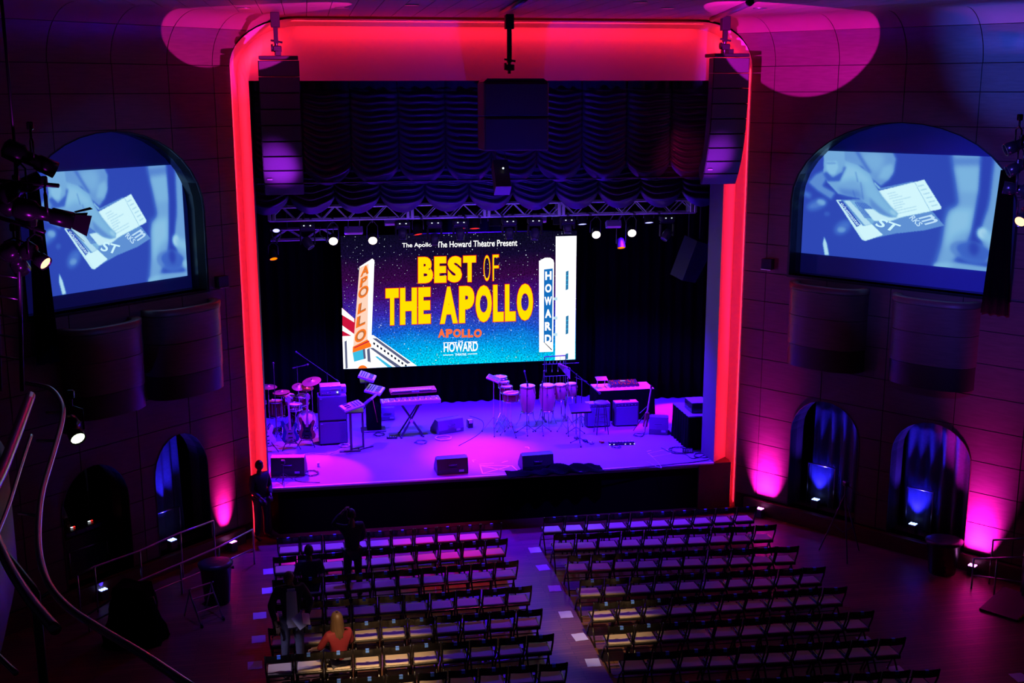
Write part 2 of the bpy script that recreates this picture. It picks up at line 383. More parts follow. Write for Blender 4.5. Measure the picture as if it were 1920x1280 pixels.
for k, (x, y) in enumerate(((457, 15), (641, 14), (772, 9), (1251, 15), (1425, 15), (1200, 4))):
    P = at_z(x, y, ZT-0.002)
    t = thing('recessed_downlight', 'unlit recessed ceiling downlight, '+['leftmost one in the magenta light', 'second from left, above the red header', 'small one left of the centre pole', 'dark one right of the centre pole', 'rightmost one in the magenta light', 'small one near the frame top'][k], 'light', P, 0, 'ceiling downlights')
    MB().lathe([(0.10, -0.012), (0.125, -0.012), (0.125, 0.0), (0.10, 0.0)], n=20).build('ring', steel, t)
    MB().lathe([(0.0, -0.004), (0.10, -0.004), (0.10, 0.0), (0.0, 0.0)], n=20).build('lens', black, t)
# ------------------------------------------------------------------ proscenium
Y0, YD = 24.45, 24.86
xa0, xa1, za = -1.45, 9.50, 10.87
def outline(ins, y, zb=0.0, n=10):
    pts = [(xa0+ins, y, zb)]
    rl, rr = 1.36-ins*0.5, 1.2-ins*0.5; rz_ = 0.94
    for i in range(n+1):
        an = math.pi-math.pi/2*i/n; pts.append((xa0+ins+rl+rl*math.cos(an), y, za-ins-rz_+rz_*math.sin(an)))
    for i in range(n+1):
        an = math.pi/2-math.pi/2*i/n; pts.append((xa1-ins-rr+rr*math.cos(an), y, za-ins-rz_+rz_*math.sin(an)))
    pts.append((xa1-ins, y, zb)); return pts
XC0, XC1, ZH = -1.09, 8.95, 9.66
A = outline(0, Y0); B = outline(0.12, YD)
def inner(y):
    pts = [(XC0, y, ST+0.0)]; n = 10
    for i in range(n+1): t = i/n; pts.append((XC0, y, ZH-0.9*(1-min(1, t*2))) if t < .5 else (XC0+(t-.5)*2*1.2, y, ZH))
    for i in range(n+1): t = i/n; pts.append((XC1-(.5-t)*2*1.2, y, ZH) if t < .5 else (XC1, y, ZH-0.9*((t-.5)*2)))
    pts.append((XC1, y, ST)); return pts
# outer return of the recess, reaching the floor
pro = MB(); pro.grid([A, B]); o_ = [(x-(0.1 if x < 4 else -0.1), y-0.0, z) for x, y, z in A]
for f in range(len(pro.sm)): pro.sm[f] = True
trim = pro.build('trim_1', plaster, None, kind='structure')
Bs = list(B); Bs[0] = (B[0][0], B[0][1], ST-0.02); Bs[-1] = (B[-1][0], B[-1][1], ST-0.02)
Cn = inner(Y0)
m2 = MB()
vs = Bs+Cn; nB = len(Bs)
m2.add(vs, [(i, i+1, nB+i+1, nB+i) for i in range(nB-1)], False)
m2.build('trim_2', plaster, None, kind='structure')
# inner reveal, deep side walls of the opening and the soffit behind the header
YR = 25.15
m2 = MB()
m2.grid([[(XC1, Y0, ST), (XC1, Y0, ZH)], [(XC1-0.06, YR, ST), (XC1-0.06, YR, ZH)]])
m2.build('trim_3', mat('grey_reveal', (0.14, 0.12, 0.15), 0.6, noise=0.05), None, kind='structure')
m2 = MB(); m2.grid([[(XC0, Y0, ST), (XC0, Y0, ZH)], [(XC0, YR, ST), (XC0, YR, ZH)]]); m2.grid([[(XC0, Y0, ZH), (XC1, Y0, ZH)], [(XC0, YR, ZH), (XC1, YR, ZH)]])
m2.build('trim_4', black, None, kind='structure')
# lower pier blocks beside the stage front
for k, (x0, x1) in enumerate(((xa0+0.12, XC0+0.03), (XC1-0.35, xa1-0.12))):
    MB().box(((x0+x1)/2, Y0+0.2, ST/2-0.01), (x1-x0, 0.40, ST-0.02), ch=0.01).build('trim_%d' % (5+k), darkpl, None, kind='structure')
# red light strip in the recess, just inside the outer lip
def strip(a, b, aim, power):
    a, b, aim = Vector(a), Vector(b), Vector(aim); c = (a+b)/2; l = bpy.data.lights.new('red_led_strip', 'AREA'); l.shape = 'RECTANGLE'; L = (b-a).length
    l.size = L; l.size_y = 0.03; l.color = (1.0, 0.012, 0.035); l.energy = power*L; o = bpy.data.objects.new('red_led_strip', l); COL.objects.link(o)
    X = (b-a).normalized(); Zv = -(aim-c).normalized(); Zv = (Zv-X*Zv.dot(X)).normalized(); Yv = Zv.cross(X)
    o.matrix_world = Matrix(((X.x, Yv.x, Zv.x, c.x), (X.y, Yv.y, Zv.y, c.y), (X.z, Yv.z, Zv.z, c.z), (0, 0, 0, 1)))
E_STRIP = 9
strip((xa0+0.015, Y0+0.05, 0.1), (xa0+0.015, Y0+0.05, 9.9), (xa0+0.33, Y0+0.33, 5.0), E_STRIP)
strip((xa1-0.015, Y0+0.05, 0.1), (xa1-0.015, Y0+0.05, 9.9), (xa1-0.33, Y0+0.33, 5.0), E_STRIP)
strip((-0.2, Y0+0.10, za-0.03), (8.4, Y0+0.10, za-0.03), (4, Y0+0.395, 10.4), E_STRIP*0.85)
strip((xa0+0.08, Y0+0.08, 10.05), (-0.6, Y0+0.08, za-0.12), (0, Y0+0.45, 9.7), E_STRIP*1.2)
strip((xa1-0.08, Y0+0.08, 10.05), (8.8, Y0+0.08, za-0.12), (8, Y0+0.45, 9.7), E_STRIP*1.2)
# ------------------------------------------------------------------ stage
sg = MB().prism([(XC0-.05, 24.47), (XC1+.05, 24.47), (XC1+.05, 25.02), (10.98, 25.02), (10.98, 31.18), (-2.48, 31.18), (-2.48, 25.02), (XC0-.05, 25.02)], (0, 0, 0), (1, 0, 0), (0, 1, 0), (0, 0, 1), ST-.12, ST).build('stage_deck', stagefl); tag(sg, 'raised stage deck with scuffed dark vinyl floor', 'stage')
fr = MB().box((3.93, Y0+0.12, ST/2-0.07), (XC1-XC0-0.4, 0.1, ST-0.14)).build('stage_front', blackcl, None, kind='structure')
fr.name = 'wall_stage_front'
MB().box((3.93, Y0-0.01, ST-0.022), (XC1-XC0+0.0, 0.07, 0.045), ch=0.008).build('trim_7', mat('stage_nosing', (0.6, 0.58, 0.65), 0.5, noise=0.1), None, kind='structure')
# backstage shell
MB().box((4.2, 31.25, 5.6), (14.0, 0.1, 11.2)).build('wall_backstage', blackcl, None, kind='structure')
MB().box((-2.55, 28.1, 5.6), (0.1, 6.4, 11.2)).build('wall_stage_left', blackcl, None, kind='structure')
MB().box((11.05, 28.1, 5.6), (0.1, 6.4, 11.2)).build('wall_stage_right', blackcl, None, kind='structure')
MB().box((4.2, 28.1, 11.1), (14.0, 6.4, 0.1)).build('ceiling_stage', blackcl, None, kind='structure')
MB().box((-2.1, 24.98, 5.5+ST/2), (2.0, 0.06, 11-ST)).build('wall_behind_frame_left', black, None, kind='structure')
MB().box((10.0, 24.98, 5.5+ST/2), (1.98, 0.06, 11-ST)).build('wall_behind_frame_right', black, None, kind='structure')
MB().box((4.0, 24.98, 10.35), (11.0, 0.06, 1.3)).build('wall_behind_header', black, None, kind='structure')
def drape(name, label, P0, P1, z0, z1, m, amp=0.06, wave=0.22, group=None, n=None, cat='curtain', flare=0.0, parent=None):
    P0, P1 = Vector(P0), Vector(P1); L = (P1-P0).length; d = (P1-P0).normalized(); nn = Vector((d.y, -d.x, 0)); n = n or int(L/wave*8)+2
    rows = []; ph = random.random()*6
    for zi in range(7):
        t = zi/6; z = z1+(z0-z1)*t; r = []
        for i in range(n+1):
            s_ = i/n; w_ = math.sin(s_*L/wave*2*math.pi+ph)+0.35*math.sin(s_*L/wave*4.7+ph*2)
            r.append(P0+d*((s_-0.5)*L*(1-flare*(1-t))+L/2)+nn*(w_*amp*(0.45+0.55*t))+Vector((0, 0, z)))
        rows.append(r)
    mb = MB().grid(rows)
    o = mb.build(name, m, parent); md = o.modifiers.new('thickness', 'SOLIDIFY'); md.thickness = 0.006
    if label: tag(o, label, cat, group)
    return o
drape('stage_backdrop', 'black pleated backdrop hung across the rear of the stage', (-1.9, 30.75, 0), (10.5, 30.75, 0), ST+0.01, 10.5, blackcl, 0.07, 0.34)
drape('wing_drape', 'black side drape behind the drum kit at stage left edge', (-1.6, 29.9, 0), (0.3, 30.4, 0), ST+0.01, 8.5, blackcl, 0.06, 0.3)
drape('wing_drape', 'black side drape masking the wing behind the laptop table', (7.6, 30.4, 0), (10.6, 30.0, 0), ST+0.01, 8.5, blackcl, 0.06, 0.3)
# Austrian curtains: swagged columns
def austrian(name, label, x0, x1, ncol, Y, ztop, zlow, zhi, nsw, seed, sag=0.30):
    rng = random.Random(seed); W = (x1-x0)/ncol
    t = thing(name, label, 'curtain', ((x0+x1)/2, Y, ztop))
    H = ztop-zhi
    for c in range(ncol):
        rows = []; nx = 14; nz = nsw*5
        jit = [rng.uniform(-0.3, 0.3) for _ in range(nsw+2)]
        for i in range(nz+1):
            tz = i/nz; ph = tz*nsw; r = []
            for k in range(nx+1):
                s_ = k/nx; a = (4*s_*(1-s_))**0.8
                gsag = sag*(0.35+0.65*tz)
                z = ztop-tz*H-gsag*a*tz**0.5
                fr_ = ph+jit[int(min(ph, nsw))]*0.25+0.12*math.sin(s_*9+c)
                bulge = (0.5-0.5*math.cos(2*math.pi*fr_))**1.5*0.10*(0.25+0.75*a)+0.05*a
                if tz < 0.12: bulge = 0.03*math.sin(s_*22+c)+0.03*a
                if i == nz: z -= (zhi-zlow)*a*0.35
                r.append((x0+(c+s_)*W, Y-bulge, z))
            rows.append(r)
        o = MB().grid(rows).build('swag_panel', swagm, t, world=True)
        o.modifiers.new('thickness', 'SOLIDIFY').thickness = 0.004
    m_ = MB().cyl((x0, Y, ztop-.02), (x1, Y, ztop-.02), .03)
    for q_ in range(5): m_.cyl((x0+.3+(x1-x0-.6)*q_/4, Y, ztop-.02), (x0+.3+(x1-x0-.6)*q_/4, Y, 11.05 if Y > 25.3 else ztop+.08), .012)
    m_.build('curtain_pipe', dsteel, t, world=True)
    return t
z1b = at_y(900, 330, 24.95).z; 
austrian('austrian_curtain', 'upper gathered blue-black curtain filling the top of the stage opening', XC0+0.02, XC1-0.05, 10, 25.05, ZH+0.05, z1b-0.1, z1b+0.22, 15, 3, 0.26)
z2b = at_y(900, 384, 25.6).z
austrian('austrian_curtain', 'lower scalloped blue-black curtain just above the lighting truss', XC0-0.3, XC1+0.4, 11, 25.6, z1b+0.35, z2b-0.1, z2b+0.22, 7, 9, 0.24)
bt = MB().cyl((XC0+0.05, 24.98, z1b-0.09), (XC1-0.1, 24.98, z1b-0.09), 0.015); tag(bt.build('curtain_batten', dsteel), 'thin batten along the hem of the upper gathered curtain', 'batten')
# ------------------------------------------------------------------ door curtains
DC = [('left', 1.35, 2.1, 'blue curtain bunched in the left wall arch nearer the stage'), ('right', 1.6, 2.98, 'blue curtain in the right wall arch nearer the stage'), ('right', 3.7, 5.34, 'blue curtain filling the right wall arch farther from the stage')]
for s_, u0, u1, lb in DC:
    a = wp(s_, u0, 0, -0.62); b_ = wp(s_, u1, 0, -0.62)
    drape('arch_curtain', lb, a, b_, 0.345, 2.92, bluecl, 0.07, 0.26, group='curtains in the wall arches', flare=0.15 if s_ == 'left' else 0)
# ================================================================== SIDE SCREENS
def homog(src, dst):
    Am = []; bb = []
    for (x, y), (u, v) in zip(src, dst):
        Am.append([x, y, 1, 0, 0, 0, -u*x, -u*y]); bb.append(u); Am.append([0, 0, 0, x, y, 1, -v*x, -v*y]); bb.append(v)
    h = np.linalg.solve(np.array(Am, float), np.array(bb, float)); return np.append(h, 1).reshape(3, 3)
def hap(H, x, y):
    q = H@np.array([x, y, 1.0]); return q[0]/q[2], q[1]/q[2]
CORN = [(138, 48), (1885, 120), (1720, 1097), (73, 922)]     # picture corners in a 1920 x 1143 study of the projected frame
PW, PH = 640, 381
yy, xx = np.mgrid[0:PH, 0:PW]; yy = (yy+.5)*3; xx = (xx+.5)*3
def inpoly(pts):
    m = np.zeros(xx.shape, bool); n = len(pts)
    for i in range(n):
        x1, y1 = pts[i]; x2, y2 = pts[(i+1) % n]
        if y1 == y2: continue
        m ^= ((y1 > yy) != (y2 > yy)) & (xx < (x2-x1)*(yy-y1)/(y2-y1)+x1)
    return m.astype(float)
def blur(a, s):
    s /= 3.0
    if s < .3: return a
    fy = np.fft.fftfreq(a.shape[0])[:, None]; fx = np.fft.rfftfreq(a.shape[1])[None]
    return np.clip(np.fft.irfft2(np.fft.rfft2(a)*np.exp(-2*(np.pi*s)**2*(fx*fx+fy*fy)), s=a.shape), 0, 1)
img = np.full(xx.shape, 0.06)
def paint(pts, val, soft=6, op=1.0, g=None):
    global img
    m = blur(inpoly(pts), soft)*op; v = val if g is None else val+(g[0]*(xx-g[2])+g[1]*(yy-g[3]))
    img = img*(1-m)+m*np.clip(v, 0, 1)
def ell(cx, cy, rx, ry, rot=0, n=24): return [(cx+rx*math.cos(t)*math.cos(rot)-ry*math.sin(t)*math.sin(rot), cy+rx*math.cos(t)*math.sin(rot)+ry*math.sin(t)*math.cos(rot)) for t in [2*math.pi*i/n for i in range(n)]]
img += 0.03*np.clip(1-np.hypot(xx-900, yy-600)/1200, 0, 1)
# stanchion and blurred figures on the right of the frame
paint([(1420, 60), (1700, 60), (1670, 330), (1620, 560), (1560, 760), (1500, 870), (1290, 1120), (1200, 1080), (1290, 840), (1340, 640), (1450, 520), (1440, 300)], 0.50, 22)
paint([(1440, 200), (1660, 200), (1640, 420), (1480, 420)], 0.58, 22, .8); paint([(1430, 120), (1690, 120), (1680, 190), (1440, 190)], 0.30, 18, .6)
paint([(1360, 560), (1580, 560), (1540, 740), (1400, 800), (1310, 900)], 0.68, 26, .7)
paint([(1800, 90), (1900, 90), (1840, 520), (1760, 1120), (1640, 980), (1620, 700), (1700, 560)], 0.48, 22)
paint([(1690, 80), (1790, 80), (1720, 470), (1640, 700), (1600, 930), (1520, 930), (1560, 740), (1640, 430)], 0.05, 14)
paint(ell(1640, 775, 45, 50), 0.80, 14); paint([(1620, 740), (1780, 800), (1800, 900), (1640, 830)], 0.62, 22)
paint(ell(1540, 930, 190, 90, .25), 0.36, 10, .8); paint(ell(1560, 925, 150, 62, .25), 0.22, 12, .7); paint(ell(1560, 900, 46, 60), 0.06, 16)
paint([(1210, 1020), (1400, 1010), (1730, 1060), (1720, 1110), (1200, 1060)], 0.62, 12, .8); paint(ell(1720, 990, 40, 34), 0.6, 12)
# soft fingers on the left
paint([(130, 400), (190, 430), (180, 470), (120, 440)], 0.42, 12, .8); paint(ell(235, 520, 90, 42, -.35), 0.34, 14); paint(ell(275, 500, 40, 24, .4), 0.55, 10, .8)
paint(ell(320, 600, 24, 18), 0.3, 8, .6); paint(ell(450, 715, 80, 50, -.6), 0.32, 14); paint(ell(440, 735, 34, 22), 0.48, 9, .8)
paint([(165, 330), (230, 260), (340, 210), (420, 280), (330, 300), (290, 360), (400, 420), (360, 480), (240, 400)], 0.40, 9)
paint([(290, 790), (312, 850), (326, 945), (290, 945), (277, 850)], 0.78, 4)
# knuckles at the top
paint([(590, 40), (900, 40), (940, 130), (915, 240), (870, 310), (790, 370), (700, 290), (640, 200), (480, 150), (480, 40)], 0.44, 9)
paint([(620, 90), (760, 60), (840, 110), (820, 200), (760, 260), (660, 180)], 0.56, 26, .8)
paint([(820, 200), (900, 170), (905, 250), (850, 310), (770, 300)], 0.62, 14, .7); paint([(580, 60), (612, 60), (720, 250), (690, 260)], 0.25, 10, .7)
# lower booklet
paint([(400, 480), (500, 480), (760, 470), (1230, 590), (1320, 705), (1150, 745), (900, 770), (700, 810), (625, 828), (560, 745)], 0.42, 2)
paint([(400, 482), (440, 482), (620, 700), (790, 780), (640, 828), (610, 820)], 0.92, 2)
paint([(420, 492), (455, 490), (605, 690), (570, 712)], 0.10, 2)
paint([(470, 490), (520, 488), (700, 690), (640, 700)], 0.80, 3); paint([(520, 488), (560, 488), (720, 670), (700, 690)], 0.55, 4)
paint([(570, 716), (700, 690), (790, 780), (640, 828)], 0.96, 2)
for k in range(8): paint([(560+k*16, 500+k*2), (568+k*16, 500+k*2), (650+k*14, 640), (642+k*14, 640)], 0.2, 1.5, .7)
paint([(700, 600), (1000, 620), (880, 660), (700, 660)], 0.7, 4, .6)
# ticket
paint([(770, 385), (1070, 325), (1080, 335), (780, 400)], 0.40, 2)
paint([(765, 408), (1172, 312), (1306, 548), (1300, 566), (920, 640), (860, 660)], 0.97, 2)
paint([(640, 560), (860, 560), (930, 640), (860, 665), (720, 662)], 0.90, 3)
paint([(1085, 338), (1090, 336), (1212, 584), (1207, 585)], 0.62, 1.5)
rng = random.Random(4)
for k in range(9):
    x0 = 850+k*9+rng.uniform(-8, 8); y0 = 430+k*21; L = rng.uniform(60, 190)
    paint([(x0, y0), (x0+L, y0-L*.22), (x0+L, y0-L*.22+7), (x0, y0+7)], 0.70, 2, .75)
for k in range(6):
    x0 = 1110+k*22; y0 = 366+k*34
    paint([(x0, y0), (x0+55, y0-13), (x0+57, y0-4), (x0+2, y0+8)], 0.62, 2, .7)
# hand: thumb, back of hand
paint([(310, 50), (490, 50), (490, 140), (600, 180), (700, 260), (740, 350), (800, 450), (870, 540), (930, 600), (915, 632), (850, 632), (770, 600), (700, 545), (600, 470), (500, 450), (420, 430), (330, 330), (300, 240)], 0.50, 4)
paint([(480, 160), (590, 190), (700, 280), (720, 350), (650, 350), (560, 300), (430, 330), (420, 280)], 0.66, 22, .8)
paint([(420, 380), (600, 400), (640, 480), (560, 470), (450, 440)], 0.34, 16, .8)
paint([(640, 330), (720, 330), (800, 470), (880, 560), (925, 600), (905, 628), (820, 590), (720, 500), (660, 440)], 0.60, 14, .8)
paint([(690, 460), (760, 530), (840, 600), (900, 634), (800, 612), (700, 545)], 0.38, 9, .8); paint(ell(890, 595, 36, 18, .7), 0.72, 8, .7)
for a_, b_ in (((575, 240), (590, 330)), ((545, 400), (565, 470)), ((615, 330), (630, 480)), ((730, 320), (745, 360))):
    paint([(a_[0], a_[1]), (a_[0]+8, a_[1]), (b_[0]+9, b_[1]), (b_[0], b_[1])], 0.28, 5, .7)
paint([(308, 60), (490, 60), (488, 180), (440, 260), (370, 280), (320, 230)], 0.52, 7)
paint([(330, 150), (420, 148), (432, 200), (400, 262), (350, 262), (325, 210)], 0.62, 7); paint(ell(370, 165, 46, 10), 0.42, 4, .7)
paint([(300, 250), (330, 240), (380, 290), (460, 240), (480, 190), (500, 200), (440, 320), (330, 320)], 0.14, 9, .8)
paint([(735, 325), (790, 380), (775, 390), (740, 350)], 0.6, 3)
GX, GY = 320, 180
Hc = homog([(0, 0), (1, 0), (1, 1), (0, 1)], CORN); Hi = np.linalg.inv(Hc)
cols = np.zeros(((GX+1)*(GY+1), 4), np.float32); cols[:, 3] = 1
c0, c1, c2, c3 = [np.array(col(c)) for c in ((38, 54, 172), (62, 104, 200), (128, 186, 226), (214, 250, 255))]
k = 0
for j in range(GY+1):
    for i in range(GX+1):
        x, y = hap(Hc, i/GX, j/GY); v = img[min(PH-1, max(0, int(y/3))), min(PW-1, max(0, int(x/3)))]
        if v < .3: c_ = c0+(c1-c0)*(v/.3)
        elif v < .6: c_ = c1+(c2-c1)*((v-.3)/.3)
        else: c_ = c2+(c3-c2)*((v-.6)/.4)
        cols[k, :3] = c_; k += 1
pm = bpy.data.materials.new('projected_light'); pm.use_nodes = True; nt = pm.node_tree; nt.nodes.clear()
e = nt.nodes.new('ShaderNodeEmission'); o_ = nt.nodes.new('ShaderNodeOutputMaterial'); va = nt.nodes.new('ShaderNodeVertexColor'); va.layer_name = 'picture'
nt.links.new(va.outputs[0], e.inputs[0]); nt.links.new(e.outputs[0], o_.inputs[0]); e.inputs[1].default_value = 1.0
# text helper: flat lettering
def text2d(body, offset=0.0, shear=0.0, spacing=1.0):
    cu = bpy.data.curves.new('t', 'FONT'); cu.body = body; cu.offset = offset; cu.shear = shear; cu.space_character = spacing; cu.resolution_u = 4
    ob = bpy.data.objects.new('t', cu); COL.objects.link(ob); dg = bpy.context.evaluated_depsgraph_get(); dg.update()
    me = ob.evaluated_get(dg).to_mesh(); vs = [(v.co.x, v.co.y) for v in me.vertices]; fs = [tuple(p.vertices) for p in me.polygons]
    ob.evaluated_get(dg).to_mesh_clear(); bpy.data.objects.remove(ob); bpy.data.curves.remove(cu)
    xs = [v[0] for v in vs]; ys = [v[1] for v in vs]; x0, x1, y0, y1 = min(xs), max(xs), min(ys), max(ys)
    return [((x-x0)/(x1-x0), (y-y0)/(y1-y0)) for x, y in vs], fs
OFFB = -0.5
for side, TL, TR, BR, BL, lb in (
        ('left', (50, 330), (340, 304), (351, 509), (76, 568), 'projection screen with a hand holding tickets, in the left wall niche'),
        ('right', (1508, 282), (1890, 294), (1857, 511), (1497, 472), 'projection screen with a hand holding tickets, in the right wall niche')):
    p, d, n = WALL[side]
    q = [at_wall(side, *c, OFFB+0.05) for c in (TL, TR, BR, BL)]
    us = sorted(a[0] for a in q); u0, u1 = (us[0]+us[1])/2, (us[2]+us[3])/2
    zs = sorted(a[1] for a in q); zb, zt = (zs[0]+zs[1])/2, (zs[2]+zs[3])/2
    ul, ur = (u1, u0) if side == 'left' else (u0, u1)
    c = wp(side, (u0+u1)/2, 5.6, OFFB+0.02); t = thing('projection_screen', lb, 'screen', c, 0, 'screens in the wall niches')
    h = [(a, b) for a, b in HOLES[side][0]]
    MB().prism(h, p, d, UP3, n, OFFB, OFFB+0.03).build('screen_cloth', mat('screen_cloth', (0.10, 0.22, 0.55), 0.9, noise=0.03), t, world=True)
    me = bpy.data.meshes.new('projected_picture'); vs = []; L = Vector(c)
    for j in range(GY+1):
        for i in range(GX+1):
            vs.append(wp(side, ul+(ur-ul)*i/GX, zt+(zb-zt)*j/GY, OFFB+0.04)-L)
    hole = HOLES[side][0]; cu_, hw = (hole[0][0]+hole[1][0])/2, (hole[1][0]-hole[0][0])/2; zsp, ztp = hole[1][1], max(a[1] for a in hole)
    zs0 = 7.15
    def inside(u, z): return z < zs0 or ((u-cu_)/hw)**2+((z-zs0)/(ztp-zs0))**2 < 0.998
    fs = []
    for j in range(GY):
        for i in range(GX):
            u_ = ul+(ur-ul)*(i+.5)/GX; z_ = zt+(zb-zt)*(j+.5)/GY
            if abs(u_-cu_) < hw-.005 and inside(u_, z_): fs.append((j*(GX+1)+i, j*(GX+1)+i+1, (j+1)*(GX+1)+i+1, (j+1)*(GX+1)+i))
    me.from_pydata(vs, [], fs); ca = me.color_attributes.new('picture', 'FLOAT_COLOR', 'POINT'); ca.data.foreach_set('color', cols.ravel()); me.materials.append(pm)
    o = bpy.data.objects.new('projected_picture', me); COL.objects.link(o); o.parent = t
    for body, O, X, Yv, cc in (('ticketmaster', (432, 520), (150, 190), (22, -22), (190, 225, 250)), ('ST', (722, 700), (170, 60), (60, -60), (205, 245, 255)), ('RKS', (1020, 640), (75, 75), (45, -26), (190, 225, 250)), ('m', (1100, 640), (60, 60), (120, -30), (190, 225, 250))):
        vv, ff = text2d(body, 0.02); m3 = MB(); pts = []
        for a, b in vv:
            x, y = O[0]+X[0]*a+Yv[0]*b, O[1]+X[1]*a+Yv[1]*b; s_, t_ = hap(Hi, x, y)
            pts.append(wp(side, ul+(ur-ul)*s_, zt+(zb-zt)*t_, OFFB+0.044))
        m3.add(pts, ff); m3.build('ticket_lettering', glow('ticket_ink_%d' % cc[0], col(cc), 1.0), t, world=True)
    spot('projector_spill', wp(side, (u0+u1)/2, 7.2, 6.5), wp(side, (u0+u1)/2, 7.0, 0), (0.03, 0.12, 1.0), 130, 44, 0.3)
# dark drapes hanging at the outer ends of the screens
for side, uu, zt_, zb_, w0, w1, lb in (('left', 4.52, 8.0, 4.75, 0.22, 0.5, 'dark drape hanging over the outer edge of the left screen'), ('right', 5.62, 8.0, 5.28, 0.25, 0.5, 'dark drape hanging over the outer edge of the right screen')):
    rows = []
    for i in range(9):
        t_ = i/8; w_ = w0+(w1-w0)*t_; rows.append([wp(side, uu-(w_ if side == 'right' else -w_)*(k/12-.45), zt_+(zb_-zt_)*t_, 0.16+0.04*math.sin(k*1.7)*(.4+t_)) for k in range(13)])
    o = MB().grid(rows).build('drape', blackcl); o.modifiers.new('thickness', 'SOLIDIFY').thickness = 0.008; tag(o, lb, 'curtain', 'drapes beside the screens')
# ================================================================== LED WALL
YL = 30.0
A0 = at_y(643, 693, YL); A1 = at_y(1081, 445, YL)
lx0, lx1, lz0, lz1 = 0.77, 6.96, 2.34, 5.83
led = thing('led_video_wall', 'large bright video wall reading BEST OF THE APOLLO', 'screen', ((lx0+lx1)/2, YL, lz0))
MB().box(((lx0+lx1)/2, YL+0.07, (lz0+lz1)/2), (lx1-lx0+0.03, 0.12, lz1-lz0+0.03), ch=0.01).build('cabinet', black, led, world=True)
lm = bpy.data.materials.new('night_sky_pixels'); lm.use_nodes = True; nt = lm.node_tree; nt.nodes.clear(); N = nt.nodes.new; Lk = nt.links.new
tc = N('ShaderNodeTexCoord'); sp = N('ShaderNodeSeparateXYZ'); Lk(tc.outputs['Object'], sp.inputs[0])
mz = N('ShaderNodeMath'); mz.operation = 'DIVIDE'; mz.inputs[1].default_value = lz1-lz0; Lk(sp.outputs['Z'], mz.inputs[0])
nn_ = N('ShaderNodeTexNoise'); nn_.inputs['Scale'].default_value = 0.8; nn_.inputs['Detail'].default_value = 6; Lk(tc.outputs['Object'], nn_.inputs['Vector'])
ad = N('ShaderNodeMath'); ad.operation = 'MULTIPLY_ADD'; ad.inputs[1].default_value = 0.22; Lk(nn_.outputs[0], ad.inputs[0]); ad2 = N('ShaderNodeMath'); ad2.operation = 'SUBTRACT'; ad2.inputs[1].default_value = 0.11
Lk(mz.outputs[0], ad2.inputs[0]); Lk(ad2.outputs[0], ad.inputs[2])
cr = N('ShaderNodeValToRGB'); Lk(ad.outputs[0], cr.inputs[0]); el = cr.color_ramp.elements
stops = [(0.0, (0, 205, 240)), (0.13, (0, 160, 230)), (0.26, (20, 90, 205)), (0.40, (52, 40, 170)), (0.52, (62, 14, 112)), (0.66, (52, 6, 66)), (0.85, (18, 8, 46)), (1.0, (10, 8, 32))]
while len(el) < len(stops): el.new(0.5)
for e_, (po, cc) in zip(el, stops): e_.position = po; e_.color = (*col(cc), 1)
wn = N('ShaderNodeTexNoise'); wn.inputs['Scale'].default_value = 24; wn.inputs['Detail'].default_value = 2; Lk(tc.outputs['Object'], wn.inputs['Vector'])
mr = N('ShaderNodeMapRange'); mr.inputs[1].default_value = 0.3; mr.inputs[2].default_value = 0.7; mr.inputs[3].default_value = 0.45; mr.inputs[4].default_value = 1.6; Lk(wn.outputs[0], mr.inputs[0])
mu = N('ShaderNodeMix'); mu.data_type = 'RGBA'; mu.blend_type = 'MULTIPLY'; mu.inputs[0].default_value = 1; Lk(cr.outputs[0], mu.inputs[6]); Lk(mr.outputs[0], mu.inputs[7])
cur = mu.outputs[2]
for sc_, th, keep in ((7.0, 0.10, 0.35), (16.0, 0.13, 0.55)):
    vo = N('ShaderNodeTexVoronoi'); vo.inputs['Scale'].default_value = sc_; Lk(tc.outputs['Object'], vo.inputs['Vector'])
    lt = N('ShaderNodeMath'); lt.operation = 'LESS_THAN'; lt.inputs[1].default_value = th; Lk(vo.outputs['Distance'], lt.inputs[0])
    sx_ = N('ShaderNodeSeparateColor'); Lk(vo.outputs['Color'], sx_.inputs[0]); l2 = N('ShaderNodeMath'); l2.operation = 'LESS_THAN'; l2.inputs[1].default_value = keep; Lk(sx_.outputs[0], l2.inputs[0])
    mm = N('ShaderNodeMath'); mm.operation = 'MULTIPLY'; Lk(lt.outputs[0], mm.inputs[0]); Lk(l2.outputs[0], mm.inputs[1])
    mi = N('ShaderNodeMix'); mi.data_type = 'RGBA'; Lk(mm.outputs[0], mi.inputs[0]); Lk(cur, mi.inputs[6]); mi.inputs[7].default_value = (0.75, 0.9, 1, 1); cur = mi.outputs[2]
e_ = N('ShaderNodeEmission'); oo = N('ShaderNodeOutputMaterial'); Lk(cur, e_.inputs[0]); Lk(e_.outputs[0], oo.inputs[0]); e_.inputs[1].default_value = 1.0
MB().add([(lx0, YL, lz0), (lx1, YL, lz0), (lx1, YL, lz1), (lx0, YL, lz1)], [(0, 1, 2, 3)]).build('display_face', lm, led, world=True)
def gc(name, rgb, s=1.0): return glow('pixel_'+name, col(rgb), s)
gw = gc('white', (255, 255, 255), 1.25); gy = gc('yellow', (255, 226, 0), 1.0); go = gc('orange', (255, 120, 30)); gcr = gc('cream', (255, 214, 190), 1.0)
gnav = gc('navy', (14, 18, 50)); gred = gc('red', (205, 20, 60)); gcy = gc('cyan', (60, 190, 230)); gbl = gc('panel_blue', (20, 110, 190)); gdk = gc('shade', (90, 95, 130)); gol = gc('text_outline', (235, 20, 30)); gwo = gc('window', (40, 120, 170)); gds = gc('sign_shadow', (190, 110, 60))
def SP(x, y, k): v = at_y(x, y, YL-0.004*k); return (v.x, v.y, min(max(v.z, lz0+0.004), lz1-0.004))
